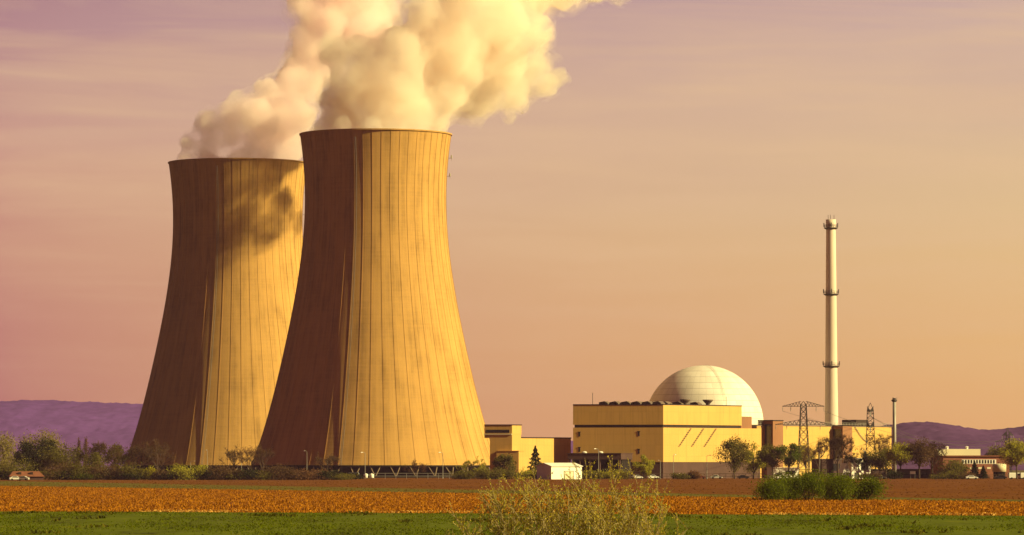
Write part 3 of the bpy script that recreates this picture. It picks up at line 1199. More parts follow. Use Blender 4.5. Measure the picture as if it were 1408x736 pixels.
# chimney stack
CD = 1790.0
ch = thing("chimney", "very tall slender white chimney with three ring platforms", "chimney", (GX(1143.5, CD), CD, 0))
k = CD / F
zt = HZ(302, CD)
b = MB()
b.lathe([(10 * k, 0), (9.3 * k, HZ(580, CD)), (8.2 * k, HZ(500, CD)), (7.4 * k, HZ(402, CD)), (6.5 * k, HZ(312, CD)), (6.2 * k, HZ(311, CD))], 40, cap=(True, True))
b.build("shaft", MT["chim"], ch, True)
b = MB()
b.lathe([(6.0 * k, HZ(312, CD)), (6.9 * k, HZ(311, CD)), (6.9 * k, zt), (5.8 * k, zt)], 32)
b.build("top_collar", MT["chim"], ch, True)
b = MB()
for a in (0.3, 2.4, 4.5):
    b.tube((1.4 * math.cos(a), 1.4 * math.sin(a), zt), (1.4 * math.cos(a), 1.4 * math.sin(a), zt + 1.9), 0.12, n=4)
b.build("lightning_rod", MT["steel"], ch)
for py, rr in ((312, 6.6), (403, 7.5), (502, 8.4)):
    z0 = HZ(py + 1.5, CD)
    r0 = rr * k
    b = MB()
    b.lathe([(r0 - 0.1, z0 - 0.8), (r0 + 0.9, z0 - 0.15), (r0 + 0.9, z0 + 0.1), (r0 - 0.1, z0 + 0.1)], 32)
    for zz in (0.65, 1.2):
        pts = [((r0 + 0.85) * math.cos(q / 24 * 2 * math.pi), (r0 + 0.85) * math.sin(q / 24 * 2 * math.pi), z0 + zz) for q in range(25)]
        b.path(pts, [0.07] * 25, 4)
    for q in range(16):
        a = q / 16 * 2 * math.pi
        b.tube(((r0 + 0.85) * math.cos(a), (r0 + 0.85) * math.sin(a), z0), ((r0 + 0.85) * math.cos(a), (r0 + 0.85) * math.sin(a), z0 + 1.2), 0.06, n=4)
    for a in (R(185), R(5), R(-90)):
        b.tube(((r0 + 0.9) * math.cos(a), (r0 + 0.9) * math.sin(a), z0 + 0.4), ((r0 + 0.9) * math.cos(a), (r0 + 0.9) * math.sin(a), z0 + 2.0), 0.2, 0.2, 6)
    b.build("ring_platform", MT["steel"], ch)

# slim exhaust mast
MD = 1650.0
ms = thing("exhaust_mast", "thin grey exhaust stack with small crown, between the lattice pylon and wooded hill", "stack", (GX(1230, MD), MD, 0))
b = MB()
b.lathe([(0.75, 0), (0.68, HZ(600, MD)), (0.62, HZ(553, MD))], 14)
b.build("shaft", MT["galv"], ms, True)
b = MB()
b.lathe([(0.6, HZ(553, MD)), (1.1, HZ(551.5, MD)), (1.1, HZ(550, MD)), (0.7, HZ(549.5, MD)), (0.7, HZ(547.5, MD)), (0.3, HZ(547.5, MD))], 14)
for a in (0, 2.1, 4.2):
    b.tube((1.0 * math.cos(a), 1.0 * math.sin(a), HZ(550, MD)), (1.0 * math.cos(a), 1.0 * math.sin(a), HZ(546.3, MD)), 0.07, n=4)
b.build("crown_platform", MT["steel"], ms)

# left annex
AD = 1648.5
ac = Vector((GX(704, AD), AD, 0))
annex = thing("annex_building", "low cream annex with a dark slot window, right behind the front cooling tower", "building", ac, 0)
l1 = solve_len(ac, T1, 717)
l2 = solve_len(ac, T1, 785)
la2 = solve_len(ac, T2L, 666)
zA, zAl, zB = HZ(585, AD), HZ(597.5, AD), HZ(602.5, AD)
b = MB()
b.box(0, l1, 0, la2, zAl + 0.02, zA)
skewed(b).build("tower_wall", MT["cream"], annex)
b = MB()
b.box(0, l2, 0, la2 * 0.8, 0, zB)
b.box(0, l1 - 0.25, 0.003, la2, zB, zAl)
skewed(b).build("wall", MT["cream"], annex)
b = MB()
b.box(-0.15, l1 + 0.15, -0.15, la2, zA, zA + 0.35)
b.box(l1, l2 + 0.15, -0.15, la2 * 0.8 + 0.1, zB + 0.003, zB + 0.4)
skewed(b).build("parapet", MT["dark_band"], annex)
b = MB()
b.box(-0.08, 0.0, 1.0, la2 * 0.93, HZ(595.3, AD), HZ(591, AD))
skewed(b).build("slot_window", MT["glass"], annex)
b = MB()
b.box(-0.3, 0.0, 0.0, la2, zAl - 0.1, zAl + 0.25)
skewed(b).build("ledge", MT["cream_pale"], annex)
ex0 = solve_len(ac - T2 * 6, T1, 711)
b = MB()
b.box(-1.0, 2.4, -3.2, la2 * 0.5, 0, HZ(620.5, AD))
b.box(-1.2, 2.6, -3.4, la2 * 0.5, HZ(620.5, AD), HZ(619.8, AD))
skewed(b).build("entrance_block", MT["cream"], annex)

# white shed
SD = 1560.0
scn = Vector((GX(758, SD), SD, 0))
shed = thing("shed", "small white shed with shallow gabled roof in front of the annex", "shed", scn, R(40))
S1 = Vector((math.cos(R(40)), math.sin(R(40)), 0))
S2 = Vector((-math.sin(R(40)), math.cos(R(40)), 0))
ls = solve_len(scn, S1, 800)
lw_ = solve_len(scn, S2, 738)
zw, zr = HZ(641.5, SD), HZ(637.3, SD)
b = MB()
b.box(0, ls, 0, lw_, 0, zw)
b.add([(0, 0, zw), (0, lw_, zw), (0, lw_ / 2, zr)], [(0, 2, 1)])
b.add([(ls, 0, zw), (ls, lw_, zw), (ls, lw_ / 2, zr)], [(0, 1, 2)])
b.build("wall", MT["white"], shed)
b = MB()
for y0, y1 in ((-0.4, lw_ / 2), (lw_ + 0.4, lw_ / 2)):
    zz = zw - 0.4 * (zr - zw) / (lw_ / 2)
    b.add([(-0.3, y0, zz + 0.06), (ls + 0.3, y0, zz + 0.06), (ls + 0.3, y1, zr + 0.06), (-0.3, y1, zr + 0.06),
           (-0.3, y0, zz + 0.22), (ls + 0.3, y0, zz + 0.22), (ls + 0.3, y1, zr + 0.22), (-0.3, y1, zr + 0.22)],
          [(3, 2, 1, 0), (4, 5, 6, 7), (0, 1, 5, 4), (1, 2, 6, 5), (2, 3, 7, 6), (3, 0, 4, 7)])
b.build("roof", MT["white"], shed)
b = MB()
b.box(ls * 0.42, ls * 0.72, -0.05, 0.0, 0, zw * 0.62)
b.build("door", MT["cream_pale"], shed)
b = MB()
for x0, x1, z0, z1 in ((ls * .42 - .15, ls * .42, 0, zw * .62), (ls * .72, ls * .72 + .15, 0, zw * .62), (ls * .42 - .15, ls * .72 + .15, zw * .62, zw * .62 + .15)):
    b.box(x0, x1, -0.09, 0, z0, z1)
b.build("door_frame", MT["timber"], shed)

# right: low brick office with flat white upper storey and round drum
OD = 1650.0
oc = Vector((GX(1297, OD), OD, 0))
off = thing("office_building", "low red brick office with a window strip and white top storey", "building", oc, R(12))
O1 = Vector((math.cos(R(12)), math.sin(R(12)), 0))
lo_ = solve_len(oc, O1, 1388)
zo = HZ(628, OD)
b = MB()
b.box(0, lo_, 0, 16, 0, zo)
b.build("wall", MT["brick"], off)
b = MB()
b.box(-0.3, lo_ + 0.3, -0.5, 16.3, zo, zo + 0.45)
b.build("roof", MT["rooftile"], off)
b = MB()
b.box(-1.5, lo_ * 0.6, 3, 15, zo + 0.45, HZ(617.5, OD))
b.build("upper_storey", MT["cream_pale"], off)
for k in range(2):
    b = MB()
    b.lathe([(0.5, 0), (0.5, 0.6), (0.8, 0.8), (0.1, 1.1)], 10)
    b.build("roof_vent", MT["white"], off, loc=(lo_ * (0.12 + 0.3 * k), 5, HZ(617.5, OD)))
b = MB()
b.box(lo_ * 0.28, lo_ * 0.80, -0.06, 0, HZ(638, OD), HZ(632, OD))
b.build("window_frame", MT["white"], off)
win = None
for k in range(12):
    x0 = lo_ * (0.285 + 0.51 * k / 12)
    if win is None:
        b = MB()
        b.box(0, lo_ * 0.51 / 12 * 0.58, -0.1, -0.06, HZ(637.4, OD), HZ(632.6, OD))
        win = b.build("window", MT["glass"], off)
        o = win
    else:
        o = win.copy()
        C.objects.link(o)
        o.parent = off
    o.location.x = x0
for k in range(4):
    b = MB()
    b.box(0, 1.5, -0.1, 0, HZ(645, OD), HZ(642.5, OD))
    b.build("lower_window", MT["cream_pale"], off, loc=(lo_ * (0.4 + 0.13 * k), 0, 0))
OD2 = 1610.0
dr = thing("storage_tank", "squat cream drum standing on a dark open base by the brick office", "tank", (GX(1374, OD2), OD2, 0))
b = MB()
rr = 9.5 / F * OD2
b.lathe([(rr, HZ(649, OD2)), (rr, HZ(639, OD2)), (rr * 0.9, HZ(638, OD2)), (0.1, HZ(637.6, OD2))], 28)
b.build("drum", MT["cream_pale"], dr, True)
b = MB()
for q in range(6):
    a = q / 6 * 2 * math.pi + 0.3
    b.tube((rr * 0.85 * math.cos(a), rr * 0.85 * math.sin(a), 0), (rr * 0.85 * math.cos(a), rr * 0.85 * math.sin(a), HZ(649, OD2)), 0.22, n=6)
b.lathe([(rr * 0.6, 0), (rr * 0.6, HZ(649, OD2))], 16)
b.build("support_frame", MT["inside"], dr)

# low pale sheds and gate house in front of the auxiliary building
def block(name, label, cat, px0, px1, py, d, m, rot=35, roofm=None, dep=6.0, group=None):
    c = Vector((GX(px0, d), d, 0))
    t1 = Vector((math.cos(R(rot)), math.sin(R(rot)), 0))
    w = solve_len(c, t1, px1)
    t = thing(name, label, cat, c, R(rot), group)
    z = HZ(py, d)
    b = MB()
    b.box(0, w, 0, dep, 0, z)
    b.build("wall", m, t)
    b = MB()
    b.box(-0.25, w + 0.25, -0.3, dep + 0.25, z, z + 0.3)
    b.build("roof", roofm or MT["roof"], t)
    b = MB()
    b.box(w * 0.15, w * 0.38, -0.06, 0, 0, min(2.3, z * 0.8))
    b.build("door", MT["steel"], t)
    b = MB()
    b.box(w * 0.5, w * 0.88, -0.06, 0, z * 0.4, z * 0.78)
    b.build("window", MT["glass"], t)
    return t


block("gatehouse", "white gatehouse with flat roof behind the dark bare trees", "building", 1171, 1197, 631, 1640, MT["white"], 25, MT["white"], 7)
block("guard_cabin", "small cream cabin hidden behind the orchard trees by the stair tower", "cabin", 1062, 1098, 644, 1620, MT["white"], 20, MT["white"], 5)
block("brown_outbuilding", "dark brown flat roofed outbuilding left of the gatehouse", "building", 1130, 1158, 632, 1655, MT["plinth"], 25, None, 8)
block("low_brick_shed", "long low brown shed between the gatehouse and the brick office", "shed", 1200, 1285, 646, 1668, MT["plinth"], 8, None, 8)
# white tent
td_ = 1600.0
tent = thing("tent", "white peaked tent beside the gatehouse", "tent", (GX(1161, td_), td_, 0), R(20))
b = MB()
b.prism([(-2.0, 0), (2.0, 0), (1.7, 2.6), (0.2, 5.8), (-1.6, 2.4)], -2, 2.5)
b.build("canvas", MT["white"], tent)
b = MB()
b.tube((0.2, -2.02, 0), (0.2, -2.02, 6.1), 0.08, n=5)
b.build("pole", MT["steel"], tent)
# house among the left trees
hd = 1480.0
hh = thing("house", "small house with orange red tiled roof among the trees at the field edge", "house", (GX(14, hd), hd, 0), R(12))
b = MB()
wh = 46 / F * hd
b.box(0, wh, 0, 6, 0, 1.3)
b.build("wall", MT["plinth"], hh)
b = MB()
b.add([(-.4, -.5, 1.2), (wh + .4, -.5, 1.2), (wh + .4, 6.5, 1.2), (-.4, 6.5, 1.2), (1.2, 3, 3.0), (wh - 1.2, 3, 3.0)],
      [(0, 1, 5, 4), (1, 2, 5), (2, 3, 4, 5), (3, 0, 4), (3, 2, 1, 0)])
b.build("roof", MT["rooftile"], hh)
for q in (0.25, 0.6):
    b = MB()
    b.box(wh * q, wh * q + 1.0, 0.8, 1.8, 1.6, 2.7)
    b.build("dormer", MT["dark_band"], hh)

# ------------------------------------------------------------------ pylons
def lattice(b, w0, w1, z0, z1, panels, r=0.12):
    def corner(z, i):
        t = (z - z0) / (z1 - z0)
        w = w0 + (w1 - w0) * t
        sx, sy = ((-1, -1), (1, -1), (1, 1), (-1, 1))[i % 4]
        return Vector((sx * w / 2, sy * w / 2, z))
    zz = [z0 + (z1 - z0) * (1 - (1 - i / panels) ** 1.25) for i in range(panels + 1)]
    for i in range(4):
        b.tube(corner(z0, i), corner(z1, i), r * 1.25, n=4)
    for a, c in zip(zz, zz[1:]):
        for i in range(4):
            b.tube(corner(a, i), corner(c, i + 1), r * 0.75, n=3)
            b.tube(corner(a, i + 1), corner(c, i), r * 0.75, n=3)
            b.tube(corner(c, i), corner(c, i + 1), r * 0.75, n=3)


def pylon(label, px, py_top, d, arms, w0, w1, rot, panels=9, r=0.12):
    t = thing("pylon", label, "pylon", (GX(px, d), d, 0), rot, "lattice power pylons")
    zt = HZ(py_top, d)
    za = max(HZ(a[0], d) for a in arms)
    b = MB()
    lattice(b, w0, w1, 0, za + 0.6, panels, r)
    h = w1 / 2
    for sx, sy in ((-1, -1), (1, -1), (1, 1), (-1, 1)):
        b.tube((sx * h, sy * h, za + 0.6), (0, 0, zt), r, n=4)
    b.build("lattice_mast", MT["steel"], t)
    tips = []
    for py, half in arms:
        z = HZ(py, d)
        hl = half / F * d
        b = MB()
        for s in (-1, 1):
            for sy in (-1, 1):
                b.tube((s * h, sy * h, z), (s * hl, 0, z), r, n=4)
                b.tube((s * h, sy * h, z + 1.9), (s * hl, 0, z + 0.1), r * 0.85, n=4)
                m = 6
                for k in range(m):
                    q0, q1 = k / m, (k + 0.5) / m
                    lo = lambda q: Vector((s * (h + (hl - h) * q), sy * h * (1 - q), z))
                    up = lambda q: Vector((s * (h + (hl - h) * q), sy * h * (1 - q), z + 1.9 * (1 - q) + 0.1 * q))
                    b.tube(lo(q0), up(q1), r * 0.6, n=3)
                    b.tube(up(q1), lo((k + 1) / m), r * 0.6, n=3)
        b.build("cross_arm", MT["steel"], t)
        for s in (-1, 1):
            for q in (0.55, 0.98):
                b = MB()
                x = s * (h + (hl - h) * q)
                b.lathe([(0.05, z - 1.8), (0.14, z - 1.7), (0.1, z - 1.3), (0.14, z - 0.9), (0.1, z - 0.5), (0.05, z)], 6, cx=x)
                b.build("insulator", MT["galv"], t)
                tips.append(Matrix.Translation(t.location) @ Matrix.Rotation(rot, 4, "Z") @ Vector((x, 0, z - 1.8)))
    return t, tips


p1, tips1 = pylon("lattice pylon with two wide cross arms in front of the yellow building", 1105, 552, 1634, [(559, 29), (584, 39)], 4.4, 2.0, R(4), 10)
p2, tips2 = pylon("narrow lattice pylon seen edge on, right of the chimney", 1197, 554, 1650, [(566, 22), (587, 26)], 4.0, 2.3, R(84), 11)
p3, tips3 = pylon("distant lattice pylon above the roof of the brick office", 1386, 588, 2100, [(599, 8), (608, 18)], 3.4, 1.3, R(6), 8, 0.11)
out_l = [Vector((GX(700, 2900) + i * 3, 2900, 24 + 2 * (i % 2))) for i in range(4)]


def wire(label, a, c, sag):
    b = MB()
    pts = []
    for k in range(25):
        q = k / 24
        p = a.lerp(c, q)
        p.z -= sag * 4 * q * (1 - q)
        pts.append(p)
    b.path(pts, [0.065] * 25, 3)
    tag(b.build("power_line", MT["steel"]), label, "power line", "overhead power lines")


order1 = [0, 1, 3, 5, 7]
for i, j in ((0, 3), (1, 7)):
    wire("thin overhead power line strung between the wide pylon and the distant small pylon", tips1[i * 2 + 1], tips3[(j) % 8], 5)
    wire("thin overhead power line strung from the edge on pylon towards the distant small pylon", tips2[i * 2 + 1], tips3[(j + 2) % 8], 6)

# ------------------------------------------------------------------ trees and shrubs
def leaf_quads(b, pts, size, rnd, flat=0.0):
    for p in pts:
        s = size * rnd.uniform(0.55, 1.3)
        u = Vector((rnd.gauss(0, 1), rnd.gauss(0, 1), rnd.gauss(0, 1) * (1 - flat))).normalized()
        v = u.orthogonal().normalized()
        v = (Matrix.Rotation(rnd.uniform(0, 6.28), 3, u) @ v) * s
        w = u.cross(v).normalized() * s * rnd.uniform(0.4, 0.8)
        p = Vector(p)
        b.add([p - v * 0.5, p + w * 0.5, p + v * 0.5, p - w * 0.5], [(0, 1, 2, 3)])


def branch(b, p, d, length, r, rnd, level, tips, spread, n=3, droop=0.0, maxl=3):
    steps = 3
    pts, rad = [p.copy()], [r]
    q = p.copy()
    for i in range(steps):
        d = (d + Vector((rnd.gauss(0, .12), rnd.gauss(0, .12), rnd.gauss(0, .08) + 0.06 - droop))).normalized()
        q = q + d * (length / steps)
        pts.append(q.copy())
        rad.append(r * (1 - 0.62 * (i + 1) / steps))
    b.path(pts, rad, n)
    tips.append((pts[-1], d, level))
    if level < maxl:
        k = 3 if level == 0 else rnd.choice((2, 3, 3, 4))
        for i in range(k):
            f = rnd.uniform(0.35, 1.0)
            idx = min(int(f * steps), steps - 1)
            st = pts[idx].lerp(pts[idx + 1], f * steps - idx)
            a = rnd.uniform(0, 6.28)
            side = d.orthogonal().normalized()
            side = Matrix.Rotation(a, 3, d) @ side
            nd = (d + side * spread * rnd.uniform(0.6, 1.3)).normalized()
            branch(b, st, nd, length * rnd.uniform(0.5, 0.75), max(r * 0.5, 0.03), rnd, level + 1, tips, spread, n, droop, maxl)


def tree(name, label, px, d, h, w, style, leaf, seed, leaves=1500, size=0.5, group=None, low=0.25, bark="bark", cat="tree"):
    """a tapered trunk with limbs and a crown of leaf sprays gathered in uneven clumps"""
    rnd = random.Random(seed)
    t = thing(name, label, cat, (GX(px, d), d, 0), rnd.uniform(0, 6.28), group)
    bt, bc = MB(), MB()
    rt = max(0.12, h * 0.022)
    if style in ("leafy", "round", "willow"):
        zb = h * low
        bt.path([(0, 0, 0), (rnd.uniform(-.2, .2), rnd.uniform(-.2, .2), zb), (rnd.uniform(-.4, .4), rnd.uniform(-.4, .4), h * 0.8)], [rt, rt * 0.8, rt * 0.25], 6)
        clumps = []
        nc = 26 if style != "round" else 20
        for i in range(nc):
            while True:
                v = Vector((rnd.uniform(-1, 1), rnd.uniform(-1, 1), rnd.uniform(-1, 1)))
                if 0.3 < v.length < 1:
                    break
            v = v * (0.86 if style != "willow" else 0.9)
            taper = 1.0 if v.z < 0.1 else 1 - 0.35 * v.z
            c = Vector((v.x * w / 2 * taper, v.y * w / 2 * taper, zb + (h - zb) * (0.48 + v.z * 0.46)))
            clumps.append((c, rnd.uniform(0.13, 0.24) * w * (0.8 if style == "round" else 1)))
            st = Vector((0, 0, rnd.uniform(zb * 0.8, max(zb, c.z * 0.75))))
            mid = st.lerp(c, 0.5) + Vector((0, 0, 0.3))
            bt.path([st, mid, c], [rt * 0.42, rt * 0.25, 0.04], 4)
        pts = []
        for c, r in clumps:
            k = int(leaves / len(clumps) * rnd.uniform(0.6, 1.4))
            for _ in range(k):
                v = Vector((rnd.gauss(0, 1), rnd.gauss(0, 1), rnd.gauss(0, 0.85)))
                if v.length > 1.9:
                    v *= 1.9 / v.length * rnd.random()
                p = c + v * (r * 0.55)
                if style == "willow":
                    p.z -= abs(rnd.gauss(0, r * 0.4))
                p.z = min(max(p.z, 0.3), h * 1.01)
                pts.append(p)
        leaf_quads(bc, pts, size, rnd)
    elif style == "bare":
        tips = []
        bt.path([(0, 0, 0), (0.1, 0, h * low), (0.0, 0.1, h * 0.55)], [rt, rt * 0.85, rt * 0.4], 6)
        for i in range(9):
            a = i * 2.4 + rnd.uniform(-.4, .4)
            z = h * rnd.uniform(low * 0.8, 0.5)
            el = rnd.uniform(0.45, 1.25)
            dd = Vector((math.cos(a) * math.cos(el) * w / h * 1.5, math.sin(a) * math.cos(el) * w / h * 1.5, math.sin(el))).normalized()
            branch(bt, Vector((0, 0, z)), dd, (h - z) * 0.5, rt * 0.45, rnd, 0, tips, 0.55)
        pts = []
        for p, dd, lv in tips:
            if lv >= 2:
                for _ in range(max(1, int(leaves / 800))):
                    e = p + Vector((rnd.gauss(0, .5), rnd.gauss(0, .5), rnd.uniform(0.0, 1.2))) * (h * 0.06)
                    bc.tube(p, e, 0.045, 0.02, 3, cap=False)
                    pts.append(e)
        rnd.shuffle(pts)
        leaf_quads(bc, pts[:leaves // 3], size * 0.55, rnd)
    elif style == "poplar":
        bt.path([(0, 0, 0), (0, 0, h * 0.5), (0.1, 0, h)], [rt, rt * 0.6, 0.05], 6)
        pts = []
        for i in range(70):
            z = h * rnd.uniform(0.12, 0.92)
            a = rnd.uniform(0, 6.28)
            rr = w / 2 * (1 - (z / h) ** 3) * rnd.uniform(0.5, 1)
            e = Vector((rr * math.cos(a), rr * math.sin(a), z + h * 0.10))
            bt.path([(0, 0, z), e * 0.6 + Vector((0, 0, z)) * 0.4, e], [0.1, 0.06, 0.03], 3)
            for _ in range(int(leaves / 70)):
                pts.append(Vector((0, 0, z)).lerp(e, rnd.uniform(0.4, 1.05)) + Vector((rnd.gauss(0, .25), rnd.gauss(0, .25), rnd.gauss(0, .5))))
        leaf_quads(bc, pts, size, rnd)
    elif style == "conifer":
        bt.path([(0, 0, 0), (0, 0, h * 0.6), (0, 0, h)], [rt, rt * 0.5, 0.04], 6)
        pts = []
        for _ in range(leaves):
            z = h * (0.06 + 0.94 * rnd.random() ** 1.35)
            tier = 0.75 + 0.25 * math.cos(z / h * 50)
            rr = w / 2 * (1 - z / h) ** 0.85 * tier * math.sqrt(rnd.uniform(0.25, 1.1))
            a = rnd.uniform(0, 6.28)
            pts.append((rr * math.cos(a), rr * math.sin(a), z - rr * 0.15 + 0.2))
        leaf_quads(bc, pts, size, rnd)
    elif style == "shrub":
        pts = []
        lobes = [(Vector((rnd.uniform(-.36, .36) * w, rnd.uniform(-.3, .3) * w, h * rnd.uniform(0.30, 0.62))), rnd.uniform(0.16, 0.3)) for _ in range(9)]
        for i in range(11):
            c, _ = lobes[i % 9]
            bt.path([(c.x * 0.25, c.y * 0.25, 0), c * 0.6, c + Vector((0, 0, h * 0.25))], [0.07, 0.05, 0.02], 4)
        for c, r in lobes:
            for _ in range(int(leaves / 9)):
                v = Vector((rnd.gauss(0, 1), rnd.gauss(0, 1), rnd.gauss(0, 1)))
                p = c + Vector((v.x * w * r * 0.55, v.y * w * r * 0.55, v.z * h * r * 0.8))
                p.z = min(max(p.z, 0.05), h * 1.03)
                pts.append(p)
        leaf_quads(bc, pts, size, rnd)
    bt.build("trunk" if style not in ("shrub",) else "stems", MT[bark], t)
    bc.build("crown" if style not in ("shrub",) else "foliage", LEAF[leaf], t)
    return t


def tpx(name, label, px, top, wpx, style, leaf, d=1560, leaves=1500, size=0.5, group=None, low=0.25, cat="tree", bark="bark"):
    h = HZ(top, d) * (1.18 if group and "left of" in group else 1.1)
    w = wpx / F * d * (1.42 if group and "left of" in group else 1.32)
    leaves, size = int(leaves * 2.6), size * (1.12 if style != "shrub" or d > 1000 else 1.0)
    return tree(name, label, px, d, h, w, style, leaf, int(px * 7 + top), leaves, size, group, low, bark, cat)


GL = "trees left of the cooling towers"
tpx("willow_tree", "broad pale olive willow at the far end of the tree row, over the tiled house", 8, 604, 56, "willow", "pale", 1600, 2600, 0.55, GL, 0.15)
tpx("willow_tree", "tall pale yellow green willow behind the dark conifers", 52, 597, 54, "willow", "pale", 1640, 2600, 0.55, GL, 0.2)
tpx("conifer_tree", "dark evergreen with ragged top beside the house, left one of the pair", 38, 612, 34, "leafy", "dark", 1560, 2600, 0.5, GL, 0.05)
tpx("conifer_tree", "dark evergreen right next to the round olive tree", 63, 608, 28, "leafy", "dark", 1560, 2300, 0.5, GL, 0.05)
tpx("broadleaf_tree", "round olive brown tree between the dark evergreens and the thin poplars", 90, 614, 48, "leafy", "olive", 1540, 2600, 0.5, GL, 0.08)
tpx("poplar_tree", "thin bare poplar, left of the two standing close together", 108, 611, 7, "poplar", "rust", 1720, 500, 0.35, GL)
tpx("poplar_tree", "thin bare poplar, right of the two standing close together", 118, 611, 8, "poplar", "rust", 1720, 560, 0.35, GL)
tpx("bare_tree", "wide bare brown tree left of the shaded rear tower", 142, 609, 56, "bare", "brown", 1540, 2400, 0.5, GL, 0.15)
tpx("broadleaf_tree", "low dark olive tree under the wide bare tree", 128, 628, 34, "leafy", "olive", 1530, 1500, 0.5, GL, 0.05)
tpx("broadleaf_tree", "small olive tree touching the outline of the rear tower", 162, 614, 30, "leafy", "olive", 1550, 1500, 0.45, GL, 0.15)
tpx("bare_tree", "bare tree in front of the shaded side of the rear tower, nearest its outline", 188, 619, 26, "bare", "brown", 1550, 1500, 0.5, GL, 0.2)
tpx("bare_tree", "taller bare tree in front of the shaded side of the rear tower", 216, 614, 26, "bare", "brown", 1550, 1500, 0.5, GL, 0.2)
GB = "shrubs along the field edge"
for i, (px, top, w, leaf, lab) in enumerate([
        (12, 648, 40, "dark", "dark low shrub in front of the tiled house"), (78, 648, 46, "olive", "olive shrub in front of the round olive tree"),
        (112, 651, 40, "green", "flat green shrub below the thin poplars"), (145, 652, 36, "olive", "flat olive shrub below the wide bare tree"),
        (166, 645, 26, "brown", "brown shrub at the foot of the rear tower's outline"),
        (187, 645, 28, "olive", "round brown olive shrub left of the bright yellow bush"), (206, 643, 13, "bright", "bright yellow flowering bush under the rear tower"),
        (226, 646, 26, "brown", "brown shrub right of the bright yellow bush"), (252, 640, 34, "yellow", "large yellow green bush below the rear tower"),
        (262, 648, 34, "olive", "dark olive shrub in front of the large yellow green bush"), (277, 642, 18, "yellow", "smaller yellow green bush below the rear tower's ribs"),
        (300, 650, 30, "brown", "brown shrub below the lit side of the rear tower"), (326, 650, 30, "olive", "olive shrub between the two towers' feet"),
        (365, 648, 34, "olive", "olive shrub at the shaded foot of the front tower"), (395, 646, 40, "rust", "rusty shrub in front of the shaded tower foot"),
        (412, 649, 36, "brown", "brown shrub by the tall lamp post of the front tower"), (432, 646, 38, "rust", "rusty thin shrub right of the tall lamp post"),
        (462, 651, 34, "olive", "olive shrub at the middle of the front tower's foot"),
        (22, 634, 40, "olive", "tall olive thicket shrub behind the tiled house"), (84, 636, 44, "brown", "tall brown thicket shrub below the round olive tree"),
        (112, 637, 36, "olive", "tall olive thicket shrub around the two thin poplars"), (150, 637, 40, "brown", "tall brown thicket shrub below the wide bare tree"),
        (172, 639, 26, "olive", "tall olive thicket shrub before the rear tower's outline"), (300, 640, 28, "brown", "tall brown thicket shrub before the rear tower's lit ribs"),
        (390, 640, 34, "brown", "tall brown thicket shrub before the front tower's shaded foot"),
        (40, 650, 44, "olive", "olive shrub right of the tiled house"), (98, 646, 40, "dark", "dark shrub between the round olive tree and the poplars"),
        (180, 650, 40, "dark", "dark shrub in front of the rear tower's shaded foot"), (236, 650, 34, "dark", "dark shrub under the yellow green bush, left side"),
        (288, 645, 30, "dark", "dark shrub behind the lamp post of the rear tower"), (312, 646, 34, "brown", "brown shrub below the left bare tree of the pair"),
        (344, 645, 36, "dark", "dark shrub below the right bare tree of the pair"), (376, 643, 34, "brown", "brown thicket shrub at the front tower's left outline"),
        (446, 648, 36, "dark", "dark shrub below the faint bare tree"), (480, 652, 26, "dark", "dark shrub beside the dark van"),
        (640, 648, 30, "olive", "olive shrub behind the grey fence at the bright tower foot"), (672, 646, 28, "olive", "olive shrub between fence and tower's right edge"),
        (786, 649, 26, "yellow", "yellow green shrub right of the white shed"), (816, 648, 34, "olive", "olive shrub in front of the loading canopy"),
        (845, 647, 36, "yellow", "yellow green shrub in front of the canopy posts"), (700, 645, 30, "olive", "olive shrub beside the annex entrance block"),
        (728, 646, 32, "yellow", "yellow green shrub below the small dark evergreen"), (747, 640, 14, "olive", "olive shrub against the shaded gable of the shed")]):
    tpx("shrub", lab, px, top, w, "shrub", leaf, 1500 if px < 480 else 1575, 1100, 0.45, GB, cat="shrub")
GM = "small trees at the tower feet"
tpx("bare_tree", "bare tree against the lit foot of the rear tower, left of two", 322, 618, 26, "bare", "brown", 1600, 1100, 0.4, GM, 0.2)
tpx("bare_tree", "bare tree against the lit foot of the rear tower, right of two", 346, 614, 28, "bare", "rust", 1600, 1100, 0.4, GM, 0.2)
tpx("bare_tree", "bare tree at the left outline of the front tower", 362, 618, 26, "bare", "brown", 1600, 1100, 0.4, GM, 0.2)
tpx("bare_tree", "faint bare tree before the shaded front tower", 450, 622, 34, "bare", "brown", 1620, 1100, 0.4, GM, 0.25)
tpx("bare_tree", "small bare tree at the sunny tower foot", 572, 634, 22, "bare", "rust", 1640, 800, 0.4, GM, 0.2)
tpx("broadleaf_tree", "small yellowish tree at the bright right foot of the front tower", 650, 630, 40, "bare", "yellow", 1640, 1700, 0.5, GM, 0.1)
tpx("broadleaf_tree", "olive tree between the front tower and the annex", 694, 624, 26, "leafy", "olive", 1620, 1500, 0.5, GM, 0.1)
tpx("conifer_tree", "small dark evergreen before the sunny annex wall", 736, 618, 27, "conifer", "dark", 1600, 1300, 0.5, GM)
tpx("broadleaf_tree", "yellow green oval tree before the hall's corner", 885, 624, 27, "round", "yellow", 1570, 2600, 0.42, GM, 0.1)
GR = "trees before the auxiliary building"
tpx("broadleaf_tree", "tall olive brown tree before the sunny hall wall", 1010, 602, 42, "leafy", "olive", 1590, 2600, 0.48, GR, 0.15)
tpx("broadleaf_tree", "yellow green tree right of the tall olive brown tree", 1036, 612, 28, "leafy", "yellow", 1600, 1800, 0.45, GR, 0.15)
tpx("orchard_tree", "round olive tree below the brown stair tower by the hall", 1062, 614, 32, "round", "olive", 1590, 2200, 0.45, GR, 0.35)
tpx("orchard_tree", "round olive green tree left of the wide pylon's foot", 1084, 612, 34, "round", "green", 1590, 2200, 0.45, GR, 0.35)
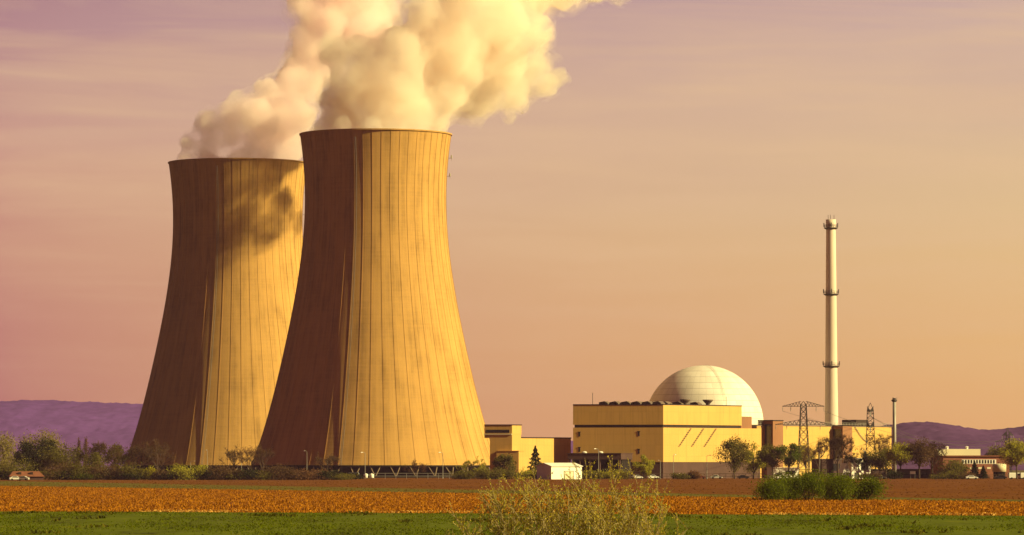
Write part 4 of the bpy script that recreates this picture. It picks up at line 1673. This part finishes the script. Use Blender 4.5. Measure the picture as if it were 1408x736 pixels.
tpx("orchard_tree", "loose yellow green tree directly behind the wide pylon", 1108, 613, 28, "leafy", "yellow", 1680, 1100, 0.45, GR, 0.3)
tpx("bare_tree", "thin bare tree right of the wide pylon", 1126, 608, 34, "bare", "rust", 1620, 1600, 0.42, GR, 0.25)
tpx("bare_tree", "dark bare tree before the chimney's stair tower", 1152, 602, 36, "bare", "brown", 1590, 2600, 0.5, GR, 0.3)
tpx("broadleaf_tree", "dark branching tree under the edge on pylon", 1180, 622, 32, "bare", "dark", 1600, 2200, 0.5, GR, 0.35)
tpx("bare_tree", "light brown bare tree at the end of the auxiliary building", 1218, 602, 34, "bare", "rust", 1640, 2600, 0.45, GR, 0.2)
tpx("broadleaf_tree", "dark olive tree in front of the slim exhaust stack", 1210, 618, 38, "leafy", "olive", 1600, 2200, 0.5, GR, 0.3)
tpx("broadleaf_tree", "yellow green tree next to the slim exhaust stack", 1238, 612, 32, "leafy", "yellow", 1590, 2000, 0.48, GR, 0.35)
tpx("broadleaf_tree", "large dark brown tree before the wooded hill", 1264, 607, 40, "leafy", "brown", 1590, 2400, 0.5, GR, 0.3)
tpx("bare_tree", "dark bare tree leaning over the brick office's left end", 1282, 612, 32, "bare", "brown", 1600, 2200, 0.5, GR, 0.25)
tpx("broadleaf_tree", "low olive tree before the brick office wall", 1312, 636, 40, "leafy", "olive", 1600, 1500, 0.5, GR, 0.1)
tpx("conifer_tree", "dark spruce before the brick office's windows", 1340, 637, 16, "conifer", "dark", 1595, 900, 0.45, GR)
tpx("conifer_tree", "second dark spruce, right next to the taller spruce by the office", 1352, 643, 14, "conifer", "dark", 1595, 800, 0.45, GR)
tpx("broadleaf_tree", "yellow green tree at the right end of the brick office", 1398, 609, 40, "leafy", "yellow", 1580, 3000, 0.5, GR, 0.35)
tpx("broadleaf_tree", "hazy olive tree behind the white top storey of the office", 1372, 614, 30, "leafy", "olive", 1760, 1300, 0.5, GR, 0.2)
for px, top, w, leaf, lab in [(1230, 648, 20, "dark", "dark shrub below the slim exhaust stack"), (1302, 648, 30, "olive", "olive shrub by the low brown shed"), (1326, 650, 26, "brown", "brown shrub under the dark spruce"),
                              (1196, 651, 26, "brown", "brown shrub under the gatehouse window"), (1118, 649, 30, "olive", "olive shrub at the wide pylon's foot"), (940, 651, 22, "olive", "small olive shrub before the hall plinth"),
                              (955, 648, 12, "rust", "small rusty shrub before the hall plinth")]:
    tpx("shrub", lab, px, top, w, "shrub", leaf, 1575, 900, 0.42, GB, cat="shrub")
# dark clump standing in the brown field
GF = "green shrubs standing in the field"
for px, top, w, lab, q in [(1058, 656, 40, "leftmost dark green shrub of the clump in the field", 626), (1084, 652, 34, "second dark green shrub of the clump in the field, slightly set back", 636),
                           (1112, 648.5, 38, "tallest green shrub in the middle of the field clump", 628), (1141, 655, 32, "green shrub right of the tallest one in the field clump", 634),
                           (1163, 653.5, 34, "slim upright green shrub between the last two of the field clump", 622), (1188, 655.5, 36, "rightmost dark green shrub of the clump in the field", 628)]:
    tpx("field_shrub", lab, px, top + 2, w * 1.15, "shrub", "hedge", q, 3000, 0.22, GF, cat="shrub")

# ------------------------------------------------------------------ big foreground willow bush
def willow_bush(label, px, d, h, w, seed):
    rnd = random.Random(seed)
    t = thing("willow_bush", label, "bush", (GX(px, d), d, 0))
    bl = MB()
    buds = []
    stems = 60
    for i in range(stems):
        a = i * 2.39996 + rnd.uniform(-.3, .3)
        q = math.sqrt((i + 0.5) / stems)
        topr = w / 2 * q * rnd.uniform(0.85, 1.1)
        # crown shape: a broad dome
        topz = h * (0.70 + 0.30 * math.sqrt(max(0.0, 1 - (topr / (w / 2 * 1.12)) ** 2))) * rnd.uniform(0.88, 1.02)
        e = Vector((topr * math.cos(a), topr * math.sin(a) * 0.8, topz))
        s = Vector((e.x * 0.14, e.y * 0.14, 0))
        pts, rad = [], []
        n = 9
        off = Vector((rnd.uniform(-.25, .25), rnd.uniform(-.25, .25), 0))
        for k in range(n + 1):
            f = k / n
            p = s.lerp(e, f)
            p.x = s.x + (e.x - s.x) * (f ** 0.85)
            p.y = s.y + (e.y - s.y) * (f ** 0.85)
            p += off * math.sin(f * 3.14) + Vector((rnd.gauss(0, .03), rnd.gauss(0, .03), 0)) * (1 if 0 < k else 0)
            pts.append(p)
            rad.append(0.024 * (1 - f) + 0.005)
        b = MB()
        b.path(pts, rad, 5)
        # side twigs
        for k in range(24):
            f = rnd.uniform(0.45, 1.0)
            idx = min(int(f * n), n - 1)
            st = pts[idx].lerp(pts[idx + 1], f * n - idx)
            aa = rnd.uniform(0, 6.28)
            dd = Vector((math.cos(aa) * 0.62, math.sin(aa) * 0.62, rnd.uniform(0.5, 1.1))).normalized()
            ln = rnd.uniform(0.35, 0.85) * (1.25 - f * 0.5)
            tp, tr = [st], [0.008]
            q_ = st.copy()
            for m in range(4):
                dd = (dd + Vector((rnd.gauss(0, .14), rnd.gauss(0, .14), rnd.gauss(0.05, .10)))).normalized()
                q_ = q_ + dd * ln / 4
                tp.append(q_.copy())
                tr.append(0.008 - 0.0012 * (m + 1))
            b.path(tp, tr, 3)
            for _ in range(rnd.randint(12, 24)):
                g = rnd.uniform(0.15, 1.0) * 4
                ii = min(int(g), 3)
                buds.append(tp[ii].lerp(tp[ii + 1], g - ii) + Vector((rnd.gauss(0, .02), rnd.gauss(0, .02), rnd.gauss(0, .02))))
            for m in range(2):
                g = rnd.uniform(1, 3.6)
                ii = int(g)
                s2 = tp[ii].lerp(tp[ii + 1], g - ii)
                d2 = (dd + Vector((rnd.gauss(0, .5), rnd.gauss(0, .5), rnd.gauss(0.1, .3)))).normalized()
                e2 = s2 + d2 * rnd.uniform(.12, .3)
                b.path([s2, e2], [0.006, 0.004], 3)
                for _ in range(7):
                    buds.append(s2.lerp(e2, rnd.uniform(.3, 1)) + Vector((rnd.gauss(0, .012), rnd.gauss(0, .012), rnd.gauss(0, .012))))
        b.build("stem", MT["bark_pale"], t)
    leaf_quads(bl, buds, 0.040, rnd)
    bl.build("buds", LEAF["bud"], t)
    return t


willow_bush("big twiggy willow bush with yellow green buds, nearest the viewer", 786, 90.0, 4.74, 4.7, 5)

# ------------------------------------------------------------------ fence, lamps, vehicles, small yard things
def fence(label, px0, px1, d, h, step_px, m):
    a, c = Vector((GX(px0, d), d, 0)), Vector((GX(px1, d), d, 0))
    t = thing("fence", label, "fence", a)
    ln = (c - a).length
    n = max(2, int((px1 - px0) / step_px))
    post = None
    for k in range(n + 1):
        if post is None:
            b = MB()
            b.box(-0.07, 0.07, -0.07, 0.07, 0, h)
            post = b.build("post", m, t)
            o = post
        else:
            o = post.copy()
            C.objects.link(o)
            o.parent = t
        o.location.x = ln * k / n
    for z in (h * 0.95, h * 0.5):
        b = MB()
        b.box(0, ln, -0.12, -0.07, z - 0.07, z + 0.07)
        b.build("rail", m, t)
    return t


fence("grey post and rail fence in front of the lit tower foot", 515, 750, 1600, 2.2, 14, MT["galv"])
fence("dark post and rail fence before the turbine hall", 800, 1052, 1600, 2.0, 9, MT["timber"])
fence("dark post and rail fence before the brick office", 1285, 1408, 1600, 1.6, 9, MT["timber"])

lamp0 = None
for px, py, d, lab in [(285, 619, 1640, "lamp post before the lit ribs of the rear tower"), (332, 634, 1640, "short lamp post between the towers' feet"),
                       (422, 620, 1650, "lamp post with pale fittings before the shaded front tower"), (450, 631, 1650, "short lamp post beside the faint bare tree"),
                       (502, 622, 1650, "lamp post before the sunlit ribs near the tower's middle"), (609, 622, 1650, "lamp post before the brightest tower flank"),
                       (262, 634, 1640, "short lamp post behind the large yellow green bush"), (717, 628, 1660, "lamp post before the annex wall"),
                       (823, 617, 1600, "lamp post before the loading canopy"), (908, 633, 1600, "lamp post at the hall's corner"),
                       (926, 625, 1600, "lamp post before the left part of the sunny hall wall"), (972, 626, 1600, "lamp post before the middle of the sunny hall wall"),
                       (1127, 622, 1600, "lamp post beside the dark bare tree at the chimney"), (1190, 620, 1600, "lamp post by the gatehouse")]:
    h = HZ(py, d)
    if lamp0 is None:
        lamp0 = thing("lamp_post", lab, "lamp post", (0, 0, 0), 0, "lamp posts on the plant grounds")
        b = MB()
        b.tube((0, 0, 0), (0, 0, 10), 0.13, 0.08, 6)
        b.tube((0, 0, 0), (0, 0, 0.6), 0.22, 0.2, 6)
        b.build("pole", MT["galv"], lamp0)
        b = MB()
        b.path([(0, 0, 9.9), (0.35, 0, 10.25), (1.3, 0, 10.35)], [0.08, 0.07, 0.06], 5)
        b.build("arm", MT["galv"], lamp0)
        b = MB()
        b.prism([(1.1, 10.28), (1.9, 10.22), (2.0, 10.36), (1.6, 10.5), (1.1, 10.46)], -0.18, 0.18)
        b.build("lamp_head", MT["white"], lamp0)
        o = lamp0
    else:
        o = copy_thing(lamp0)
        o["label"] = lab
    o.location = (GX(px, d), d, 0)
    o.scale = (1, 1, h / 10.4)
    o.rotation_euler.z = R((px * 37) % 360)


def make_car(label, paint, van=False):
    t = thing("parked_van" if van else "parked_car", label, "van" if van else "car", (0, 0, 0), 0, "parked vehicles")
    Lc, W, H = (5.2, 1.95, 2.3) if van else (4.4, 1.75, 1.45)
    if van:
        body = [(-2.6, .35), (2.6, .35), (2.6, 1.0), (1.95, 1.25), (1.35, 2.25), (-2.5, 2.3), (-2.6, 2.1)]
        cab = [(1.3, 1.3), (1.85, 1.3), (1.35, 2.05), (0.6, 2.05), (0.6, 1.3)]
    else:
        body = [(-2.2, .32), (2.2, .32), (2.2, .68), (1.95, .80), (1.05, .92), (.45, 1.40), (-.95, 1.45), (-1.75, 1.0), (-2.2, .92)]
        cab = [(-1.4, .98), (.85, .95), (.38, 1.33), (-.88, 1.37)]
    b = MB()
    n = len(body)
    secs = [(-W / 2, .86), (-W / 2 + .12, 1), (W / 2 - .12, 1), (W / 2, .86)]
    cx, cz = 0, 0.8
    vs, fs = [], []
    for y, s in secs:
        vs += [(x * (0.97 if s < 1 else 1), y, cz + (z - cz) * s) for x, z in body]
    for i in range(3):
        for k in range(n):
            fs.append((i * n + k, (i + 1) * n + k, (i + 1) * n + (k + 1) % n, i * n + (k + 1) % n))
    fs += [tuple(range(n)), tuple(reversed(range(3 * n, 4 * n)))]
    b.add(vs, fs)
    b.build("body", paint, t)
    b = MB()
    for y in (-W / 2 - 0.01, W / 2 + 0.01):
        b.add([(x, y, z) for x, z in cab], [tuple(range(len(cab)))])
    b.build("side_window", MT["glass"], t)
    for x in (-Lc * 0.3, Lc * 0.31):
        for y in (-W / 2 + 0.08, W / 2 - 0.08):
            b = MB()
            b.tube((x, y - 0.11, 0.33), (x, y + 0.11, 0.33), 0.33, 0.33, 12)
            b.build("wheel", MT["tyre"], t)
    for y in (-W / 2 + .3, W / 2 - .3):
        b = MB()
        b.box(Lc / 2 - 0.02, Lc / 2 + 0.03, y - .15, y + .15, .62, .76)
        b.build("headlight", MT["galv"], t)
    return t


MT["car_white"] = surface("white_car_paint", (0.75, 0.75, 0.73), 0.05, 1, 0.3, spec=0.5)
MT["car_dark"] = surface("dark_car_paint", (0.03, 0.03, 0.04), 0.1, 1, 0.3, spec=0.5)
MT["car_silver"] = surface("silver_car_paint", (0.42, 0.41, 0.40), 0.1, 1, 0.3, spec=0.5)
MT["car_red"] = surface("red_car_paint", (0.20, 0.04, 0.03), 0.1, 1, 0.35, spec=0.5)
base_car, base_van, base_dark, base_silver, base_red = None, None, None, None, None
protos = {}
for px, d, rot, kind, lab in [
        (1336, 1560, 5, "white", "white car parked at the field edge before the brick office"), (1396, 1590, 8, "wvan", "white van left of the pair by the right end of the office"),
        (1412, 1590, 8, "wvan", "white van right of the pair, cut by the picture edge"), (22, 1440, 10, "white", "white car before the tiled house, left of two"),
        (31, 1440, 170, "silver", "silver car before the tiled house, right of two"), (488, 1680, 3, "dvan", "dark van parked under the front tower's edge"),
        (876, 1590, 40, "silver", "silver car parked right behind the willow bush"), (898, 1600, 20, "white", "white car parked before the oval yellow tree"),
        (945, 1610, 0, "silver", "silver car parked before the sunny hall wall"), (962, 1610, 0, "red", "dark red car parked before the hall plinth"),
        (985, 1610, 0, "white", "white car parked under the tall olive brown tree"), (1022, 1610, 0, "dark", "dark car parked below the yellow green tree"),
        (1376, 1570, 175, "dark", "dark car parked beside the cream drum"), (1076, 1560, 15, "white", "white car parked beneath the orchard trees"),
        (1210, 1580, 0, "silver", "silver car parked below the slim exhaust stack"), (1292, 1580, 0, "dark", "dark car parked by the dark leaning bare tree")]:
    if kind not in protos:
        mat = {"white": "car_white", "wvan": "car_white", "dark": "car_dark", "dvan": "car_dark", "silver": "car_silver", "red": "car_red"}[kind]
        protos[kind] = make_car(lab, MT[mat], kind.endswith("van"))
        o = protos[kind]
    else:
        o = copy_thing(protos[kind])
        o["label"] = lab
    o.location = (GX(px, d), d, 0.03)
    o.rotation_euler.z = R(rot)


# pale tanks and crates in the yard
def tank(label, px, d):
    t = thing("water_tank", label, "tank", (GX(px, d), d, 0), 0, "white yard tanks")
    b = MB()
    b.box(-0.85, 0.85, -0.85, 0.85, 0.15, 0.25)
    for x in (-0.7, 0, 0.7):
        b.box(x - 0.08, x + 0.08, -0.8, 0.8, 0.0, 0.15)
    b.build("pallet", MT["timber"], t)
    b = MB()
    b.lathe([(0.75, 0.25), (0.85, 0.4), (0.85, 1.5), (0.7, 1.75), (0.25, 1.85), (0.25, 2.0)], 14)
    b.build("tank_body", MT["white"], t, True)
    return t


tank("white water tank under the front tower's edge, left of two", 503, 1640)
tank("white water tank under the front tower's edge, right of two", 511, 1640)
tank("white water tank alone before the hall's corner", 934, 1615)


def sign(label, px, py, d, w, h):
    t = thing("sign_board", label, "sign", (GX(px, d), d, 0), R(-15), "white notice boards")
    z = HZ(py, d)
    b = MB()
    for x in (-w * .4, w * .4):
        b.tube((x, 0.06, 0), (x, 0.06, z + h / 2), 0.06, n=5)
    b.build("post", MT["galv"], t)
    b = MB()
    b.box(-w / 2, w / 2, -0.03, 0.0, z - h / 2, z + h / 2)
    b.build("panel", MT["white"], t)
    return t


sign("small white notice board left of the gatehouse lamp post", 1181, 648.5, 1595, 1.9, 0.9)
sign("small white notice board right of the gatehouse lamp post", 1193, 648, 1595, 1.3, 0.9)
sign("wide white notice board between the dark trees", 1255, 650, 1585, 2.0, 1.0)

# ------------------------------------------------------------------ haze
hz, t, out = new_mat("haze_air")
v = N(t, "ShaderNodeVolumePrincipled")
v.inputs["Color"].default_value = (0.78, 0.52, 1.0, 1)
v.inputs["Density"].default_value = 0.000022
v.inputs["Anisotropy"].default_value = 0.0
L(t, v.outputs[0], out.inputs["Volume"])
b = MB()
b.box(-4500, 4500, -300, 9600, -1.5, 330)
tag(b.build("haze", hz), kind="stuff", label="thin violet air between the plant and the hills")
